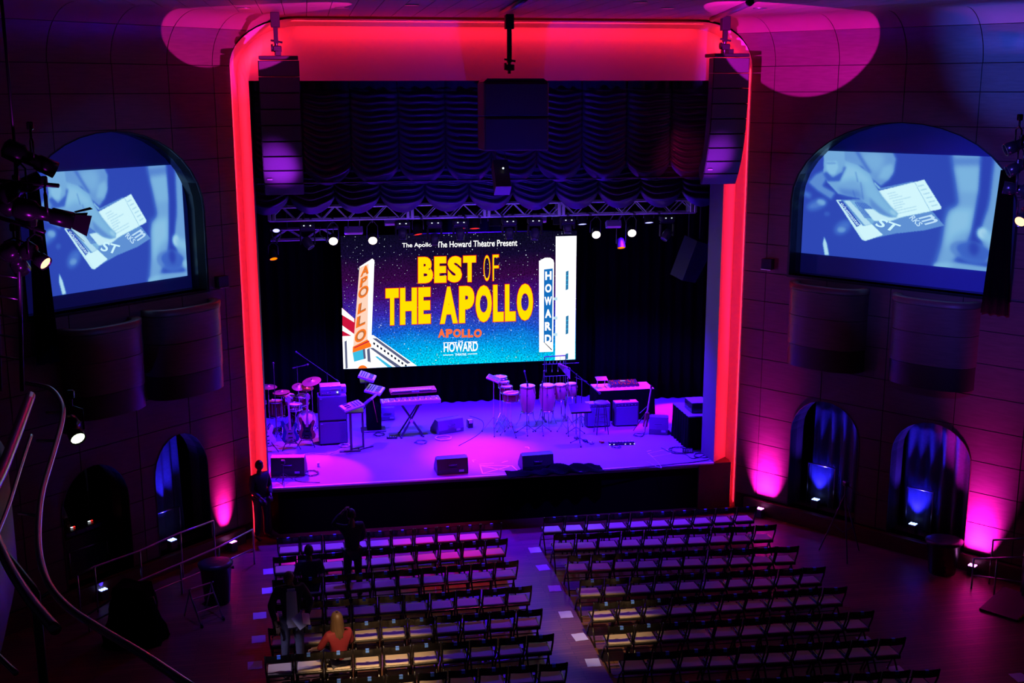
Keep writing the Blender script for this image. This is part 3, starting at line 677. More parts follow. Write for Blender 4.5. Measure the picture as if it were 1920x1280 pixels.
def poly(pts, m, k, name='picture_shape'):
    return MB().add([SP(x, y, k) for x, y in pts], [tuple(range(len(pts)))]).build(name, m, led, world=True)
def word(body, tl, tr, br, bl, m, k, off=0.0, name='lettering'):
    vv, ff = text2d(body, off); pts = []
    for a, b in vv:
        x = (bl[0]*(1-a)+br[0]*a)*(1-b)+(tl[0]*(1-a)+tr[0]*a)*b; y = (bl[1]*(1-a)+br[1]*a)*(1-b)+(tl[1]*(1-a)+tr[1]*a)*b
        pts.append(SP(x, y, k))
    return MB().add(pts, ff).build(name, m, led, world=True)
# theatre facade lower left
poly([(642, 577), (668, 600), (664, 640), (642, 640)], gred, 1); poly([(641, 577), (664, 597), (664, 604), (641, 590)], gw, 2); poly([(642, 610), (664, 626), (664, 632), (642, 620)], gw, 2)
poly([(642, 630), (700, 628), (782, 687), (744, 690), (644, 694)], gw, 1.5)
poly([(698, 634), (706, 634), (770, 680), (764, 682)], gdk, 3)
for k_ in range(11):
    a, b = 700+k_*6.6, 641+k_*4.6; poly([(a, b), (a+3.6, b+2), (a+3, b+6), (a-0.5, b+4)], gnav, 3)
poly([(693, 652), (700, 652), (752, 689), (742, 690)], gdk, 3); poly([(703, 668), (708, 668), (736, 690), (727, 690.5)], gcy, 4)
poly([(661, 660), (684, 648), (686, 672), (664, 678)], gcy, 3); poly([(680, 652), (684, 650), (686, 672), (682, 673)], gdk, 4); poly([(688, 655), (693, 652), (696, 690), (690, 691)], gdk, 3)
poly([(646, 640), (650, 638), (652, 690), (648, 692)], gdk, 3)
poly(list((680+26*math.cos(math.pi*i/12), 693-17*math.sin(math.pi*i/12)) for i in range(13)), gw, 5); poly(list((680+9*math.cos(math.pi*i/12), 692.5-8*math.sin(math.pi*i/12)) for i in range(13)), go, 6)
# vertical marquee
poly([(674, 500), (698, 484.5), (702, 488), (696, 649), (661, 661), (662, 656)], gw, 5)
poly([(674, 502), (691, 494), (689, 640), (662, 652)], gcr, 6); poly([(661.5, 650), (689, 636), (696, 646), (696, 650), (661, 661)], go, 7); poly([(664, 651), (692, 638), (693, 640), (664, 653)], gred, 8)
for ch_, cx, cy, w_, h_ in (('A', 684.5, 507, 17, 18), ('P', 682, 527.5, 14, 18), ('O', 681.5, 547, 20, 22), ('L', 679, 576, 16, 20), ('L', 677, 601, 18, 21), ('O', 676, 629, 22, 24)):
    for m_, k_, of, dx in ((gds, 7, 0.05, 0), (go, 8, 0.0, 0)):
        word(ch_, (cx-w_/2+1.5, cy-h_/2+4), (cx+w_/2+1, cy-h_/2-4), (cx+w_/2-1.5, cy+h_/2-4), (cx-w_/2-1, cy+h_/2+4), m_, k_, of)
# titles
word('The Apollo', (754, 455.5), (809, 454.5), (810, 464.5), (754, 466.5), gw, 4, 0.012)
word('The Howard Theatre Present', (819, 453), (970, 448.5), (970, 461), (819, 464), gw, 4, 0.012)
def tit(body, tl, tr, br, bl, off):
    e2 = 1.1
    word(body, (tl[0]-e2, tl[1]-e2), (tr[0]+e2, tr[1]-e2), (br[0]+e2, br[1]+e2), (bl[0]-e2, bl[1]+e2), gol, 3, off+0.012, 'lettering_outline')
    word(body, tl, tr, br, bl, gy, 5, off)
def heavy(body, x0, y0t, x1, y1t, hb0, hb1, widths=None, off=0.06, gap=2.6):
    "row of heavy condensed capitals; top edge y0t..y1t, bottom hb0..hb1"
    tot = sum(widths); x = x0; W = x1-x0
    for ch_, w_ in zip(body, widths):
        a = (x-x0)/W; b = (x+w_/tot*W-gap-x0)/W
        if ch_ != ' ':
            tit(ch_, (x0+a*W, y0t+(y1t-y0t)*a), (x0+b*W, y0t+(y1t-y0t)*b), (x0+b*W, hb0+(hb1-hb0)*b), (x0+a*W, hb0+(hb1-hb0)*a), off)
        x += w_/tot*W
heavy('BEST', 784, 482, 895, 479, 531, 528, (1.15, 0.95, 1.1, 1.0))
heavy('OF', 907, 478.5, 940, 477, 527, 525.5, (1, 0.95), off=-0.012, gap=5)
heavy('THE', 723, 541, 810, 538, 610, 606, (0.95, 1.2, 0.9))
heavy('APOLLO', 825, 538, 1002, 531, 607, 600, (1.15, 1.0, 1.05, 0.72, 0.72, 1.05))
gap_or = gc('logo_orange', (255, 112, 60))
x = 821
for ch_, w_ in zip('APOLLO', (15, 13.5, 16, 11.5, 11.5, 16)):
    word(ch_, (x, 617), (x+w_-1, 616), (x+w_-1, 632), (x, 633), gap_or, 5, 0.06); x += w_
word('HOWARD', (832, 642), (896, 640), (896, 658), (832, 660), gw, 5, 0.02); word('THE', (859, 638.5), (868, 638.2), (868, 642), (859, 642.3), gw, 5, 0.01); word('THEATRE', (853, 662.5), (874, 661.8), (874, 666), (853, 666.7), gw, 5, 0.01)
for a, b, c_, d_ in ((831, 642.5, 857, 641.6), (872, 641, 895, 640.3), (831, 665.5, 850, 665), (877, 663.6, 895, 663)): poly([(a, b-.6), (c_, d_-.6), (c_, d_+.6), (a, b+.6)], gw, 5)
# sign and tower on the right
poly([(1042, 443), (1081, 442), (1078, 673), (1041, 675)], gw, 3); 
for q_ in ([(1061, 509), (1066, 507), (1065.5, 542), (1060.5, 544)], [(1061, 593), (1066, 591), (1065.5, 625), (1060.5, 627)], [(1060.5, 663), (1065.5, 662), (1065, 673), (1060.5, 673.5)]):
    poly(q_, gwo, 5); x0_, y0_ = q_[0]; x2_, y2_ = q_[2]
    if y2_-y0_ > 20:
        for f_ in (.25, .5, .75): yq = y0_+(y2_-y0_)*f_; poly([(x0_-.4, yq-.5), (x2_+.4, yq-1.5), (x2_+.4, yq-.5), (x0_-.4, yq+.5)], gcy, 6)
poly([(1010.5, 489), (1022, 483), (1032, 483), (1037.5, 487), (1039, 493), (1037, 659), (1011, 660)], gw, 4); poly([(1020, 505), (1036.5, 503), (1035, 641), (1019.5, 642)], gbl, 5)
for k_, ch_ in enumerate('HOWARD'):
    cy = 516.5+k_*23.7; cx = 1028.2-k_*0.15; w_ = 12 if ch_ != 'W' else 14
    word(ch_, (cx-w_/2, cy-7.5), (cx+w_/2, cy-8.5), (cx+w_/2, cy+7.5), (cx-w_/2, cy+8.5), gw, 6, 0.045)
poly([(1019, 641), (1020.5, 641), (1035.5, 655.5), (1034, 656.5)], gnav, 6)
for y_ in (560, 596, 627): poly([(1037, y_-2), (1045, y_-3), (1045, y_+3), (1037, y_+2)], gc('bracket', (190, 225, 245)), 4)
# ================================================================== HANGING SPEAKERS
def line_array(x, ytop, label, px):
    Pt = at_y(px, ytop, 23.2); t = thing('line_array_speaker', label, 'speaker', (Pt.x, Pt.y, Pt.z), 0, 'hanging line array speakers')
    MB().box((0, 0.28, 0.05), (0.74, 0.62, 0.07), ch=0.01).box((0, 0.28, 0.12), (0.10, 0.5, 0.1)).build('rigging_frame', dsteel, t)
    y, z, a = 0.0, 0.0, 0.0; hh = 0.305
    for k_, da in enumerate((0, 1.0, 1.5, 2.5, 3.5, 4.5, 6, 7.5, 8.5)):
        a += R(da); rot = RX(a)  # bottom swings to the back
        dn = rot@Vector((0, 0, -1)); bk = rot@Vector((0, 1, 0))
        h_ = hh*(1.0 if k_ < 5 else .97)
        c = Vector((0, y, z))+dn*h_/2
        cab = MB().prism([(-0.385, 0), (0.385, 0), (0.30, 0.5), (-0.30, 0.5)], c, (1, 0, 0), bk, -dn, -h_/2+0.006, h_/2-0.006).build('speaker_cabinet', spk, t)
        g = MB().box(c-bk*0.008, (0.74, 0.02, h_-0.03), rot, ch=0.004).build('grille', spkg, cab)
        if k_ == 7: MB().box(c-bk*0.021+Vector((-0.27, 0, 0.02))*1.0, (0.10, 0.006, 0.04), rot).box(c-bk*0.021+Vector((-0.27, 0, -0.035)), (0.10, 0.006, 0.03), rot).build('badge', mat('pale_badge', (0.6, 0.55, 0.7), 0.5, noise=0.02), cab)
        y, z = (Vector((0, y, z))+dn*h_)[1:]
    return t
line_array(0, 113, 'long black line array hanging left of the stage opening', 522)
line_array(0, 108, 'long black curved line array hanging right of the stage opening', 1372)
c0_ = at_y(967, 147, 23.0); sub = thing('subwoofer_cluster', 'two stacked black subwoofers hanging above stage centre', 'speaker', (c0_.x, c0_.y, c0_.z))
MB().prism([(-.64, -.07), (-.56, 0), (.56, 0), (.66, -.07)], (0, 0.02, 0), (1, 0, 0), (0, 0, 1), (0, 1, 0), 0.0, 0.7).build('rigging_frame', dsteel, sub)
for k_ in range(2):
    cb = MB().box((0.01, 0.4, -.07-.33-.67*k_), (1.30, 0.8, 0.655), ch=0.02).build('subwoofer_cabinet', mat('sub_box', (0.05, 0.055, 0.075), 0.6, noise=.1), sub)
    MB().box((0.01, -0.008, -.07-.33-.67*k_), (1.22, 0.016, 0.59), ch=0.004).build('grille', mat('sub_grille', (0.07, 0.08, 0.11), 0.7, noise=.3, scale=60), cb)
f0 = at_y(941, 300, 23.3); fl = thing('front_fill_speaker', 'small wedge speaker hanging under the centre subwoofers', 'speaker', (f0.x, f0.y, f0.z))
rt = RX(R(-38))
MB().prism([(-.15, -.36), (.15, -.36), (.15, .25), (-.15, .25)], (0, 0.15, -0.30), (1, 0, 0), rt@Vector((0, 0, 1)), rt@Vector((0, 1, 0)), -0.16, 0.16).build('speaker_cabinet', spk, fl)
MB().prism([(-.16, -.155), (.16, -.155), (.16, .155), (-.16, .155)], Vector((0, 0.15, -0.30))+rt@Vector((0, 0, -.37)), (1, 0, 0), rt@Vector((0, 1, 0)), rt@Vector((0, 0, -1)), 0, 0.02).build('grille', mat('fill_grille', (0.35, 0.33, 0.4), 0.6, noise=.1), fl)
hb_ = (c0_.z-1.36)-f0.z; MB().cyl((-.1, .2, -.3), (-.1, .2, hb_), .008).cyl((.1, .2, -.3), (.1, .2, hb_), .008).box((0, .2, hb_), (.26, .10, .03)).build('hanging_bracket', dsteel, fl)
MB().lathe([(0.0, 0.0), (0.02, 0.0), (0.02, 0.01), (0.0, 0.01)], (0.02, -0.03, -0.16), rot=RX(R(90))).build('indicator', ledw, fl)
for px, y1_, lb in ((519, 112, 'black suspension pole above the left line array'), (955, 146, 'black suspension pole above the centre subwoofers'), (1358, 107, 'black suspension pole above the right line array')):
    yd = 23.35; b_ = at_y(px, y1_, yd); z0 = b_.z+0.10
    t = thing('suspension_pole', lb, 'pole', (b_.x, yd, z0), 0, 'speaker suspension poles')
    H_ = ZT-z0
    MB().box((0, 0, H_*0.5+0.1), (0.085, 0.085, H_-0.2)).build('pole', black, t)
    MB().box((0, 0, H_-0.14), (0.17, 0.17, 0.28), ch=0.01).build('ceiling_sleeve', black, t)
    MB().cyl((0, 0, -0.02), (0, 0, 0.22), 0.035).box((0.02, 0, 0.10), (0.16, 0.12, 0.12), ch=0.015).lathe([(.07, -.02), (.07, .02)], (-.08, 0, .12), rot=RY(R(90))).cyl((-.1, 0, .26), (.12, -.02, .22), .02).build('chain_hoist', dsteel, t)
for a, b, lb in (((1335, 36), (1408, 4), 'dark steel track on the ceiling above the right array'), ((942, 24), (985, -4), 'dark steel track on the ceiling above the centre pole')):
    P, Q = at_z(*a, ZT-0.03), at_z(*b, ZT-0.03); tag(MB().tube([P, Q], 0.06, 6).build('ceiling_track', dsteel), lb, 'beam', 'ceiling tracks')
# ================================================================== TRUSSES AND FIXTURES
def truss(name, label, x0, x1, Y, z, s=0.29, bay=0.55, group=None, plates=()):
    t = thing(name, label, 'truss', ((x0+x1)/2, Y, z), 0, group); ch = MB()
    for dy in (-s/2, s/2):
        for dz in (0, s): ch.cyl((x0, Y+dy, z+dz), (x1, Y+dy, z+dz), 0.025, n=8)
    ch.build('chord_tubes', alum, t, world=True)
    n = int((x1-x0)/bay); bay = (x1-x0)/n
    for i in range(n):
        a = x0+i*bay
        m_ = MB().cyl((a, Y-s/2, z), (a+bay/2, Y-s/2, z+s), 0.013, n=6).cyl((a+bay/2, Y-s/2, z+s), (a+bay, Y-s/2, z), 0.013, n=6)
        m_.cyl((a, Y+s/2, z), (a+bay/2, Y+s/2, z+s), 0.013, n=6).cyl((a+bay/2, Y+s/2, z+s), (a+bay, Y+s/2, z), 0.013, n=6).cyl((a, Y-s/2, z+s), (a+bay/2, Y+s/2, z+s), 0.011, n=6)
        m_.build('diagonal_braces', alum, t, world=True)
    m2 = MB()
    for q_ in (x0+.4, (x0+x1)/2, x1-.4): m2.cyl((q_, Y, z+s), (q_, Y, 11.05), .012)
    m2.build('suspension_chain', dsteel, t, world=True)
    for px in plates: MB().box((px-.05, Y, z+s/2), (.07, s+.06, s), ch=.01).box((px+.05, Y, z+s/2), (.07, s+.06, s), ch=.01).build('coupling_frame', alum, t, world=True)
    return t
TY = 26.3; ta = at_y(505, 412, TY); tb = at_y(1300, 398, TY); TZ = (ta.z+tb.z)/2
def txy(px, Y=TY): return at_y(px, 405, Y).x
truss('lighting_truss', 'long silver box truss crossing the stage under the scalloped curtain', ta.x, tb.x, TY, TZ, plates=[txy(768), txy(911), txy(1050), txy(505)+.05, txy(1300)-.05])
ra = at_y(508, 450, 29.0); rb = at_y(635, 448, 29.0)
truss('lighting_truss', 'short silver truss behind, at the upper left of the stage', ra.x, rb.x, 29.0, ra.z, s=0.26, group=None)
area('truss_light_front', (4.0, 25.2, TZ-0.25), (4.0, TY, TZ+0.1), (0.25, 0.10, 1.0), 16, 8.5, 0.2)
def clampat(mb, ztop): mb.cyl((0, 0, -0.02), (0, 0, ztop), 0.012, n=6).box((0, 0, ztop-0.01), (0.05, 0.09, 0.06), ch=.008)
def par(px, py, Y, aim, lens, label, r=0.13, L=0.3, truss_z=None, name='par_can_light', group='wash lights on the stage trusses', yoke=True, real=None):
    P = at_y(px, py, Y); t = thing(name, label, 'light', (P.x, P.y, P.z), 0, group)
    d = Vector(aim).normalized(); rot = d.to_track_quat('Z', 'Y').to_matrix()
    MB().lathe([(r*.55, -L), (r*.8, -L*.9), (r*.95, -L*.5), (r, 0.0), (r*1.02, .01), (r*.93, .012), (r*.93, -.012), (0.001, -.012)], (0, 0, 0), n=18, rot=rot).build('can', black, t)
    MB().lathe([(0.001, -.006), (r*.92, -.006), (r*.92, -.002), (0.001, 0.002)], n=18, rot=rot).build('lens', lens, t)
    if yoke:
        zt = (truss_z if truss_z is not None else TZ)-P.z; c = -d*L*.45
        m_ = MB(); w_ = r*1.15; m_.tube([Vector((-w_, c.y, c.z)), Vector((-w_, c.y*.6, c.z*.3+zt*.6)), Vector((-w_*.3, 0, zt*.85)), Vector((w_*.3, 0, zt*.85)), Vector((w_, c.y*.6, c.z*.3+zt*.6)), Vector((w_, c.y, c.z))], .010, 6)
        m_.cyl((0, 0, zt*.8), (0, 0, zt+.0), .012, n=6); yt_ = (TY if Y < 28 else 29.0)-Y; m_.box((0, (yt_+(.16 if yt_ > -.1 else -.16))/2-(.08 if abs(yt_) < .1 else 0), zt), (.05, abs(yt_)+.30, .05), ch=.008); m_.build('yoke', dsteel, t)
    return t
toC = Vector((0.2, -1, -.55))
for i, (px, py, lb) in enumerate(((625, 452, 'leftmost of the round white lamps under the truss'), (699, 451, 'round white lamp second from left, above the starry screen edge'), (1118, 440, 'round white lamp right of the video wall, lower one'), (1185, 437, 'rightmost of the four round white lamps under the truss'))):
    P = at_y(px, py, TY); d = Vector((0-P.x, -P.y, CH-P.z)).normalized()*0.6+Vector((0, -.6, -.5))
    par(px, py, TY, d, lensw, lb, r=0.105, L=.26)
for px, py, Y, ln, r_, aim, lb in ((513, 485, 29.0, lensor, .10, (.3, -1, -1.6), 'small orange glowing lamp at the far left behind the frame'), (1165, 464, 27.2, lensor, .10, (0, -1, -2.0), 'small orange glowing lamp hanging right of the video wall'),
        (784, 439, 27.0, lensrd, .11, (.3, -.7, -2), 'red lamp tilted down above the words The Apollo'), (864, 428, 26.9, lensrd, .11, (0, -.7, -2.4), 'red lamp under the truss, left one of the central pair'), (890, 428, 26.9, lensrd, .13, (0, -.7, -2.4), 'red lamp under the truss, right one of the central pair'),
        (518, 432, 28.6, lensbl, .09, (0, -1.2, -1.3), 'small blue white lamp on the rear truss left end'), (612, 428, 28.6, lensbl, .14, (0, -.35, -2.4), 'thin violet bar light on the rear truss'), (928, 423, 27.2, lensbl, .14, (0, -.3, -2.4), 'thin violet bar light under the truss near centre'),
        (1046, 420, 27.2, lensbl, .12, (0, -.3, -2.4), 'thin violet bar light above the white tower on the screen'), (1092, 420, 26.9, lensbl, .11, (0, -.6, -1.8), 'blue white lamp between screen edge and lower round lamp'), (1217, 417, 26.9, lensbl, .11, (0, -.6, -1.7), 'blue white lamp right of the rightmost round lamp')):
    par(px, py, Y, aim, ln, lb, r=r_, L=.24, truss_z=TZ if Y < 28 else ra.z, name='led_wash_light')
def mover(px, py, Y, tilt, label, blue=False):
    P = at_y(px, py, Y); t = thing('moving_head_light', label, 'light', (P.x, P.y, P.z), 0, 'moving head lights under the truss'); zt = TZ-P.z
    MB().box((0, 0, zt-.14), (.34, .26, .14), ch=.03).build('base', black, t)
    MB().cyl((-.08, -.15, zt-.02), (-.08, .15, zt-.02), .02).cyl((.08, -.15, zt-.02), (.08, .15, zt-.02), .02).box((-.08, 0, zt+.0), (.05, .1, .06)).box((.08, 0, zt+.0), (.05, .1, .06)).build('clamps', dsteel, t)
    MB().box((-.07, -.135, zt-.12), (.03, .01, .02)).box((.07, -.135, zt-.12), (.03, .01, .02)).build('indicator', ledw, t)
    m_ = MB(); m_.box((0, 0, zt-.23), (.34, .10, .05), ch=.015).box((-.155, 0, -.02+zt*.25), (.035, .11, zt*.55), ch=.012).box((.155, 0, -.02+zt*.25), (.035, .11, zt*.55), ch=.012); m_.build('yoke', black, t)
    rot = RY(tilt[0])@RX(tilt[1])
    MB().lathe([(.05, .13), (.09, .11), (.105, .03), (.10, -.05), (.085, -.10), (.085, -.14), (.075, -.14), (.07, -.12), (.001, -.12)], n=18, rot=rot).build('lamp_head', mat('mover_head', (0.05, 0.05, 0.07), .35, noise=.1), t)
    return t
for px, py, tl, lb in ((577, 455, (R(-35), R(-25)), 'dark moving head tilted left on the truss left end'), (755, 437, (0, R(-10)), 'dark moving head just left of the words The Apollo'), (815, 448, (R(5), R(-15)), 'dark moving head covering the gap in the top line of text'),
        (863, 438, (0, R(-10)), 'dark moving head above the words BEST OF'), (955, 437, (0, R(-8)), 'dark moving head above the word Present'), (1003, 438, (R(8), R(-20)), 'dark moving head with reddish yoke right of the word Present'),
        (1064, 426, (0, R(-15)), 'dark moving head in front of the white tower top'), (1250, 440, (R(40), R(-20)), 'blue lit moving head tilted right on the truss right end')):
    mover(px, py, TY, tl, lb)
for px, py, w_, m_, lb in ((663, 432, .42, None, 'flat violet lit fixture between the two left round lamps'), (733, 415, .3, None, 'violet lit fixture panel hanging just under the left truss half'), (1150, 420, .36, None, 'magenta and blue lit fixture panel between the right round lamps'), (1012, 410, .3, None, 'violet lit fixture panel near the truss centre right')):
    P = at_y(px, py, 26.9); t = thing('blinder_light', lb, 'light', P, 0, 'flat panel fixtures under the truss')
    MB().box((0, 0, 0), (w_, .16, .16), RX(R(-25)), ch=.012).build('housing', mat('blinder_body_violet_lit', (0.35, 0.2, 0.5), .5, noise=.1), t)  # violet light falling on the fixture is put into the housing colour
    MB().box((0, -.085, -.03), (w_*.9, .012, .10), RX(R(-25))).build('front_glass', mat('blinder_glass_violet_lit', (.3, .1, .4), .2, noise=.05, emit=(.25, .02, .8), strength=.45), t)  # faint violet glow stands in for light falling on the glass
    MB().cyl((-w_*.3, 0, .05), (-w_*.3, -.5, TZ-P.z), .012).cyl((w_*.3, 0, .05), (w_*.3, -.5, TZ-P.z), .012).build('hanging_bracket', dsteel, t)
# side fill speaker hanging right, seen from below
P = at_y(1283, 480, 28.4); t = thing('side_fill_speaker', 'dark angular speaker hanging high beside the right reveal', 'speaker', P)
rt = RY(R(28))@RZ(R(25)); MB().prism([(-.30, .45), (.35, .55), (.35, -.5), (-.1, -.6)], (0.15, 0, -.05), rt@Vector((1, 0, 0)), rt@Vector((0, 0, 1)), rt@Vector((0, 1, 0)), -.25, .25).build('speaker_cabinet', mat('side_fill_box', (0.03, 0.028, 0.05), .5, noise=.1), t)
MB().cyl((0.1, 0, .2), (0.1, 0, 11.05-P.z), .015).cyl((0.4, 0, .2), (0.4, 0, 11.05-P.z), .015).build('hanging_cable', dsteel, t)
# balcony boxes on the walls
def juliet(side, uc, w_, z0, z1, dep, label):
    p, d, n = WALL[side]; c = wp(side, uc, z0, 0.02); t = thing('balcony_box', label, 'balcony', c, 0, 'rounded balcony boxes on the side walls')
    def prof(k, N=22, ins=0): 
        out = []
        for i in range(N+1):
            an = math.pi*i/N; cc, ss = math.cos(an), math.sin(an); e = 0.75
            out.append((math.copysign(abs(cc)**e, cc)*(w_/2-ins), abs(ss)**e*(dep-ins)))
        return out
    H = z1-z0
    for a, b, m_, ins in ((0, .26, mat('dark_band', (0.035, 0.018, 0.018), .4, noise=.2), 0.012), (.266, .62, wood, 0), (.626, .93, wood, 0)):
        o_, i_ = prof(0, ins=ins), prof(0, ins=.05+ins); m2 = MB()
        m2.grid([[c+d*x+n*y+UP3*(H*a) for x, y in o_], [c+d*x+n*y+UP3*(H*b) for x, y in o_]]); m2.grid([[c+d*x+n*y+UP3*(H*a) for x, y in i_], [c+d*x+n*y+UP3*(H*b) for x, y in i_]])
        m2.grid([[c+d*x+n*y+UP3*(H*b) for x, y in o_], [c+d*x+n*y+UP3*(H*b) for x, y in i_]])
        m2.build('curved_panel', m_, t, world=True)
    o_ = prof(0, ins=-.015); m2 = MB(); i_ = prof(0, ins=.14)
    for za_, zb_ in ((H*.936, H),):
        m2.grid([[c+d*x+n*y+UP3*za_ for x, y in o_], [c+d*x+n*y+UP3*zb_ for x, y in o_], [c+d*x+n*y+UP3*zb_ for x, y in i_], [c+d*x+n*y+UP3*za_ for x, y in i_]])
    m2.build('top_rim', wood, t, world=True)
    fl_ = prof(0, ins=.06); MB().prism(fl_, c, d, n, UP3, H*.42, H*.46).build('box_floor', black, t, world=True)
    MB().prism(prof(0, ins=.02), c, d, n, UP3, 0.0, 0.02).build('underside', black, t, world=True)
juliet('left', 1.60, 1.70, 3.62, 5.38, .55, 'rounded wooden balcony box on the left wall nearer the stage')
juliet('left', 3.42, 1.60, 3.62, 5.30, .55, 'rounded wooden balcony box on the left wall farther from the stage')
juliet('right', 2.12, 1.72, 3.70, 5.46, .55, 'rounded wooden balcony box on the right wall nearer the stage')
juliet('right', 4.42, 1.72, 3.70, 5.46, .55, 'rounded wooden balcony box on the right wall farther from the stage')
# little wall loudspeakers
for side, px, py, lb in (('left', 415, 528, 'small dark wall box beside the left screen niche'), ('right', 1440, 495, 'small dark wall box beside the right screen niche')):
    u, z = at_wall(side, px, py, .08); c = wp(side, u, z, .08); t = thing('wall_box', lb, 'fixture', c, 0, 'small wall boxes')
    p, d, n = WALL[side]; MB().prism([(-.12, -.11), (.12, -.11), (.12, .12), (-.12, .12)], (0, 0, 0), d, UP3, n, -.06, .08).build('housing', black, t)
    MB().prism([(-.12, -.12), (.12, -.12), (.12, -.105), (-.12, -.105)], (0, 0, 0), d, UP3, n, -.06, .10).build('lower_lip', steel, t)
# ================================================================== ON THE STAGE
def F(px, py): return at_z(px, py, ST)
def face(P): return math.atan2(-P.x, P.y)      # rotation about z that turns local -Y towards the hall balcony
def tripod(mb, h, spread=.3, leg=.28, r=.009, n=3, ph=0.4):
    mb.cyl((0, 0, .03), (0, 0, h), .010, n=8)
    for k in range(n):
        a = ph+2*math.pi*k/n; mb.cyl((0, 0, leg), (spread*math.cos(a), spread*math.sin(a), .012), r, n=6)
        mb.cyl((0, 0, .10), (spread*.5*math.cos(a), spread*.5*math.sin(a), leg*.52), .005, n=5)
    return mb
def feet(t, spread, n=3, ph=0.4):
    for k in range(n):
        a = ph+2*math.pi*k/n; MB().lathe([(.016, 0), (.018, .012), (.01, .03)], (spread*math.cos(a), spread*math.sin(a), 0), n=8).build('rubber_foot', rubber, t)
def cymbal(px, py, top, w, lb, tilt=(0, 0), hat=False):
    P = F(px, py); z = hgt(P, top)-ST; t = thing('cymbal_stand' if not hat else 'hi_hat', lb, 'cymbal', P, 0, 'cymbals of the drum kit')
    tripod(MB(), z+.06, .26, .3, ph=random.random()*2).build('stand', chrome, t); rot = RX(tilt[0])@RY(tilt[1])
    for k in range(2 if hat else 1):
        MB().lathe([(w/2, 0), (w/2*.6, .018), (.045, .028), (.035, .045), (.006, .05), (.006, .046), (.03, .04), (.04, .024), (w/2*.6, .014), (w/2, -.002)], (0, 0, z-.04*k), n=28, rot=rot).build('cymbal', brass, t)
    MB().cyl((0, 0, z+.03), (0, 0, z+.07), .014, n=8).build('wing_nut', dsteel, t); feet(t, .26)
    return t
def drumshell(t, c, r, h, shell, head=skinhd, rot=None, lugs=6, name='shell', hoop=chrome):
    rot = rot or Matrix.Identity(3); c = Vector(c)
    s = MB().lathe([(r*.98, -h), (r, -h+.01), (r, -.01), (r*.98, 0)], c, n=24, rot=rot).build(name, shell, t)
    MB().lathe([(.001, .004), (r*.97, .004), (r*.98, -.004)], c, n=24, rot=rot).build('drum_head', head, t)
    m_ = MB()
    for zz in (0.0, -h): m_.lathe([(r, -.015+zz), (r+.014, -.015+zz), (r+.014, .013+zz), (r, .013+zz), (r, -.015+zz)], c, n=24, rot=rot)
    for k in range(lugs):
        a = 2*math.pi*k/lugs; m_.cyl(c+rot@Vector(((r+.012)*math.cos(a), (r+.012)*math.sin(a), -.01)), c+rot@Vector(((r+.012)*math.cos(a), (r+.012)*math.sin(a), -h*.8)), .006, n=5)
    m_.build('hoops_and_lugs', hoop, s)
def tom(px, py, top, r, h, lb, name='floor_tom', cat='drum', shell=drumred, ph=.5):
    P = F(px, py); z = hgt(P, top)-ST; t = thing(name, lb, cat, P, 0)
    drumshell(t, (0, 0, z), r, h, shell); m_ = MB()
    for k in range(3):
        a = ph+2.1*k; m_.cyl(((r+.02)*math.cos(a), (r+.02)*math.sin(a), z-h*.3), ((r+.05)*math.cos(a), (r+.05)*math.sin(a), .0), .009, n=6)
    m_.build('legs', chrome, t); return t
# drum kit
P = F(558, 812); bd = thing('bass_drum', 'dark red bass drum with two rack toms in the drum kit', 'drum', P)
rt = RY(R(90))@RX(0)
drumshell(bd, (.22, 0, .30), .28, .42, drumred, rot=RZ(R(-70))@RY(R(90)))
zt = hgt(P, 742)-ST
for dx, dy in ((-.16, .05), (.16, -.02)): drumshell(bd, (dx, dy, zt), .145, .2, drumred, rot=RX(R(12)), name='rack_tom')
MB().cyl((0, 0, .5), (-.02, 0, zt-.1), .014).cyl((-.02, 0, zt-.1), (-.16, .05, zt-.12), .01).cyl((-.02, 0, zt-.1), (.16, -.02, zt-.12), .01).build('tom_mount', chrome, bd)
MB().cyl((-.1, -.26, .2), (-.18, -.36, 0), .01).cyl((.2, .28, .2), (.3, .36, 0), .01).cyl((.2, -.26, .2), (.3, -.36, 0), .01).build('spurs', chrome, bd)
tom(521, 812, 752, .19, .36, 'dark floor drum with purple lit head at the left of the kit')
sn = F(560, 822); t = thing('snare_drum', 'snare drum with red lit head on a low stand in the kit', 'drum', F(556, 818)); z = hgt(t.location, 757)-ST
drumshell(t, (0, 0, z), .17, .14, chrome); tripod(MB(), z-.14, .22, .2).cyl((-.12, 0, z-.15), (.12, 0, z-.15), .01).build('stand', chrome, t); feet(t, .22)
cymbal(507, 815, 725, .44, 'cymbal at the far left of the kit, edge on', (R(4), R(4)))
cymbal(531, 816, 735, .42, 'hi hat cymbals, second from left in the kit', (R(3), R(-3)), True)
cymbal(563, 812, 725, .32, 'small bright splash cymbal tilted to the front above the toms', (R(22), 0))
cymbal(588, 812, 715, .48, 'large bronze crash cymbal tilted, rightmost of the kit', (R(14), R(-10)))
cymbal(577, 806, 728, .38, 'dim cymbal behind the bright splash cymbal', (R(10), 0))
P = F(548, 803); t = thing('drum_throne', 'round black drum stool behind the drum kit', 'stool', P); tripod(MB(), .45, .24, .25).build('stand', chrome, t); MB().lathe([(.15, .45), (.17, .47), (.17, .53), (.15, .55), (.001, .55)], n=20).build('seat', blackcl, t)
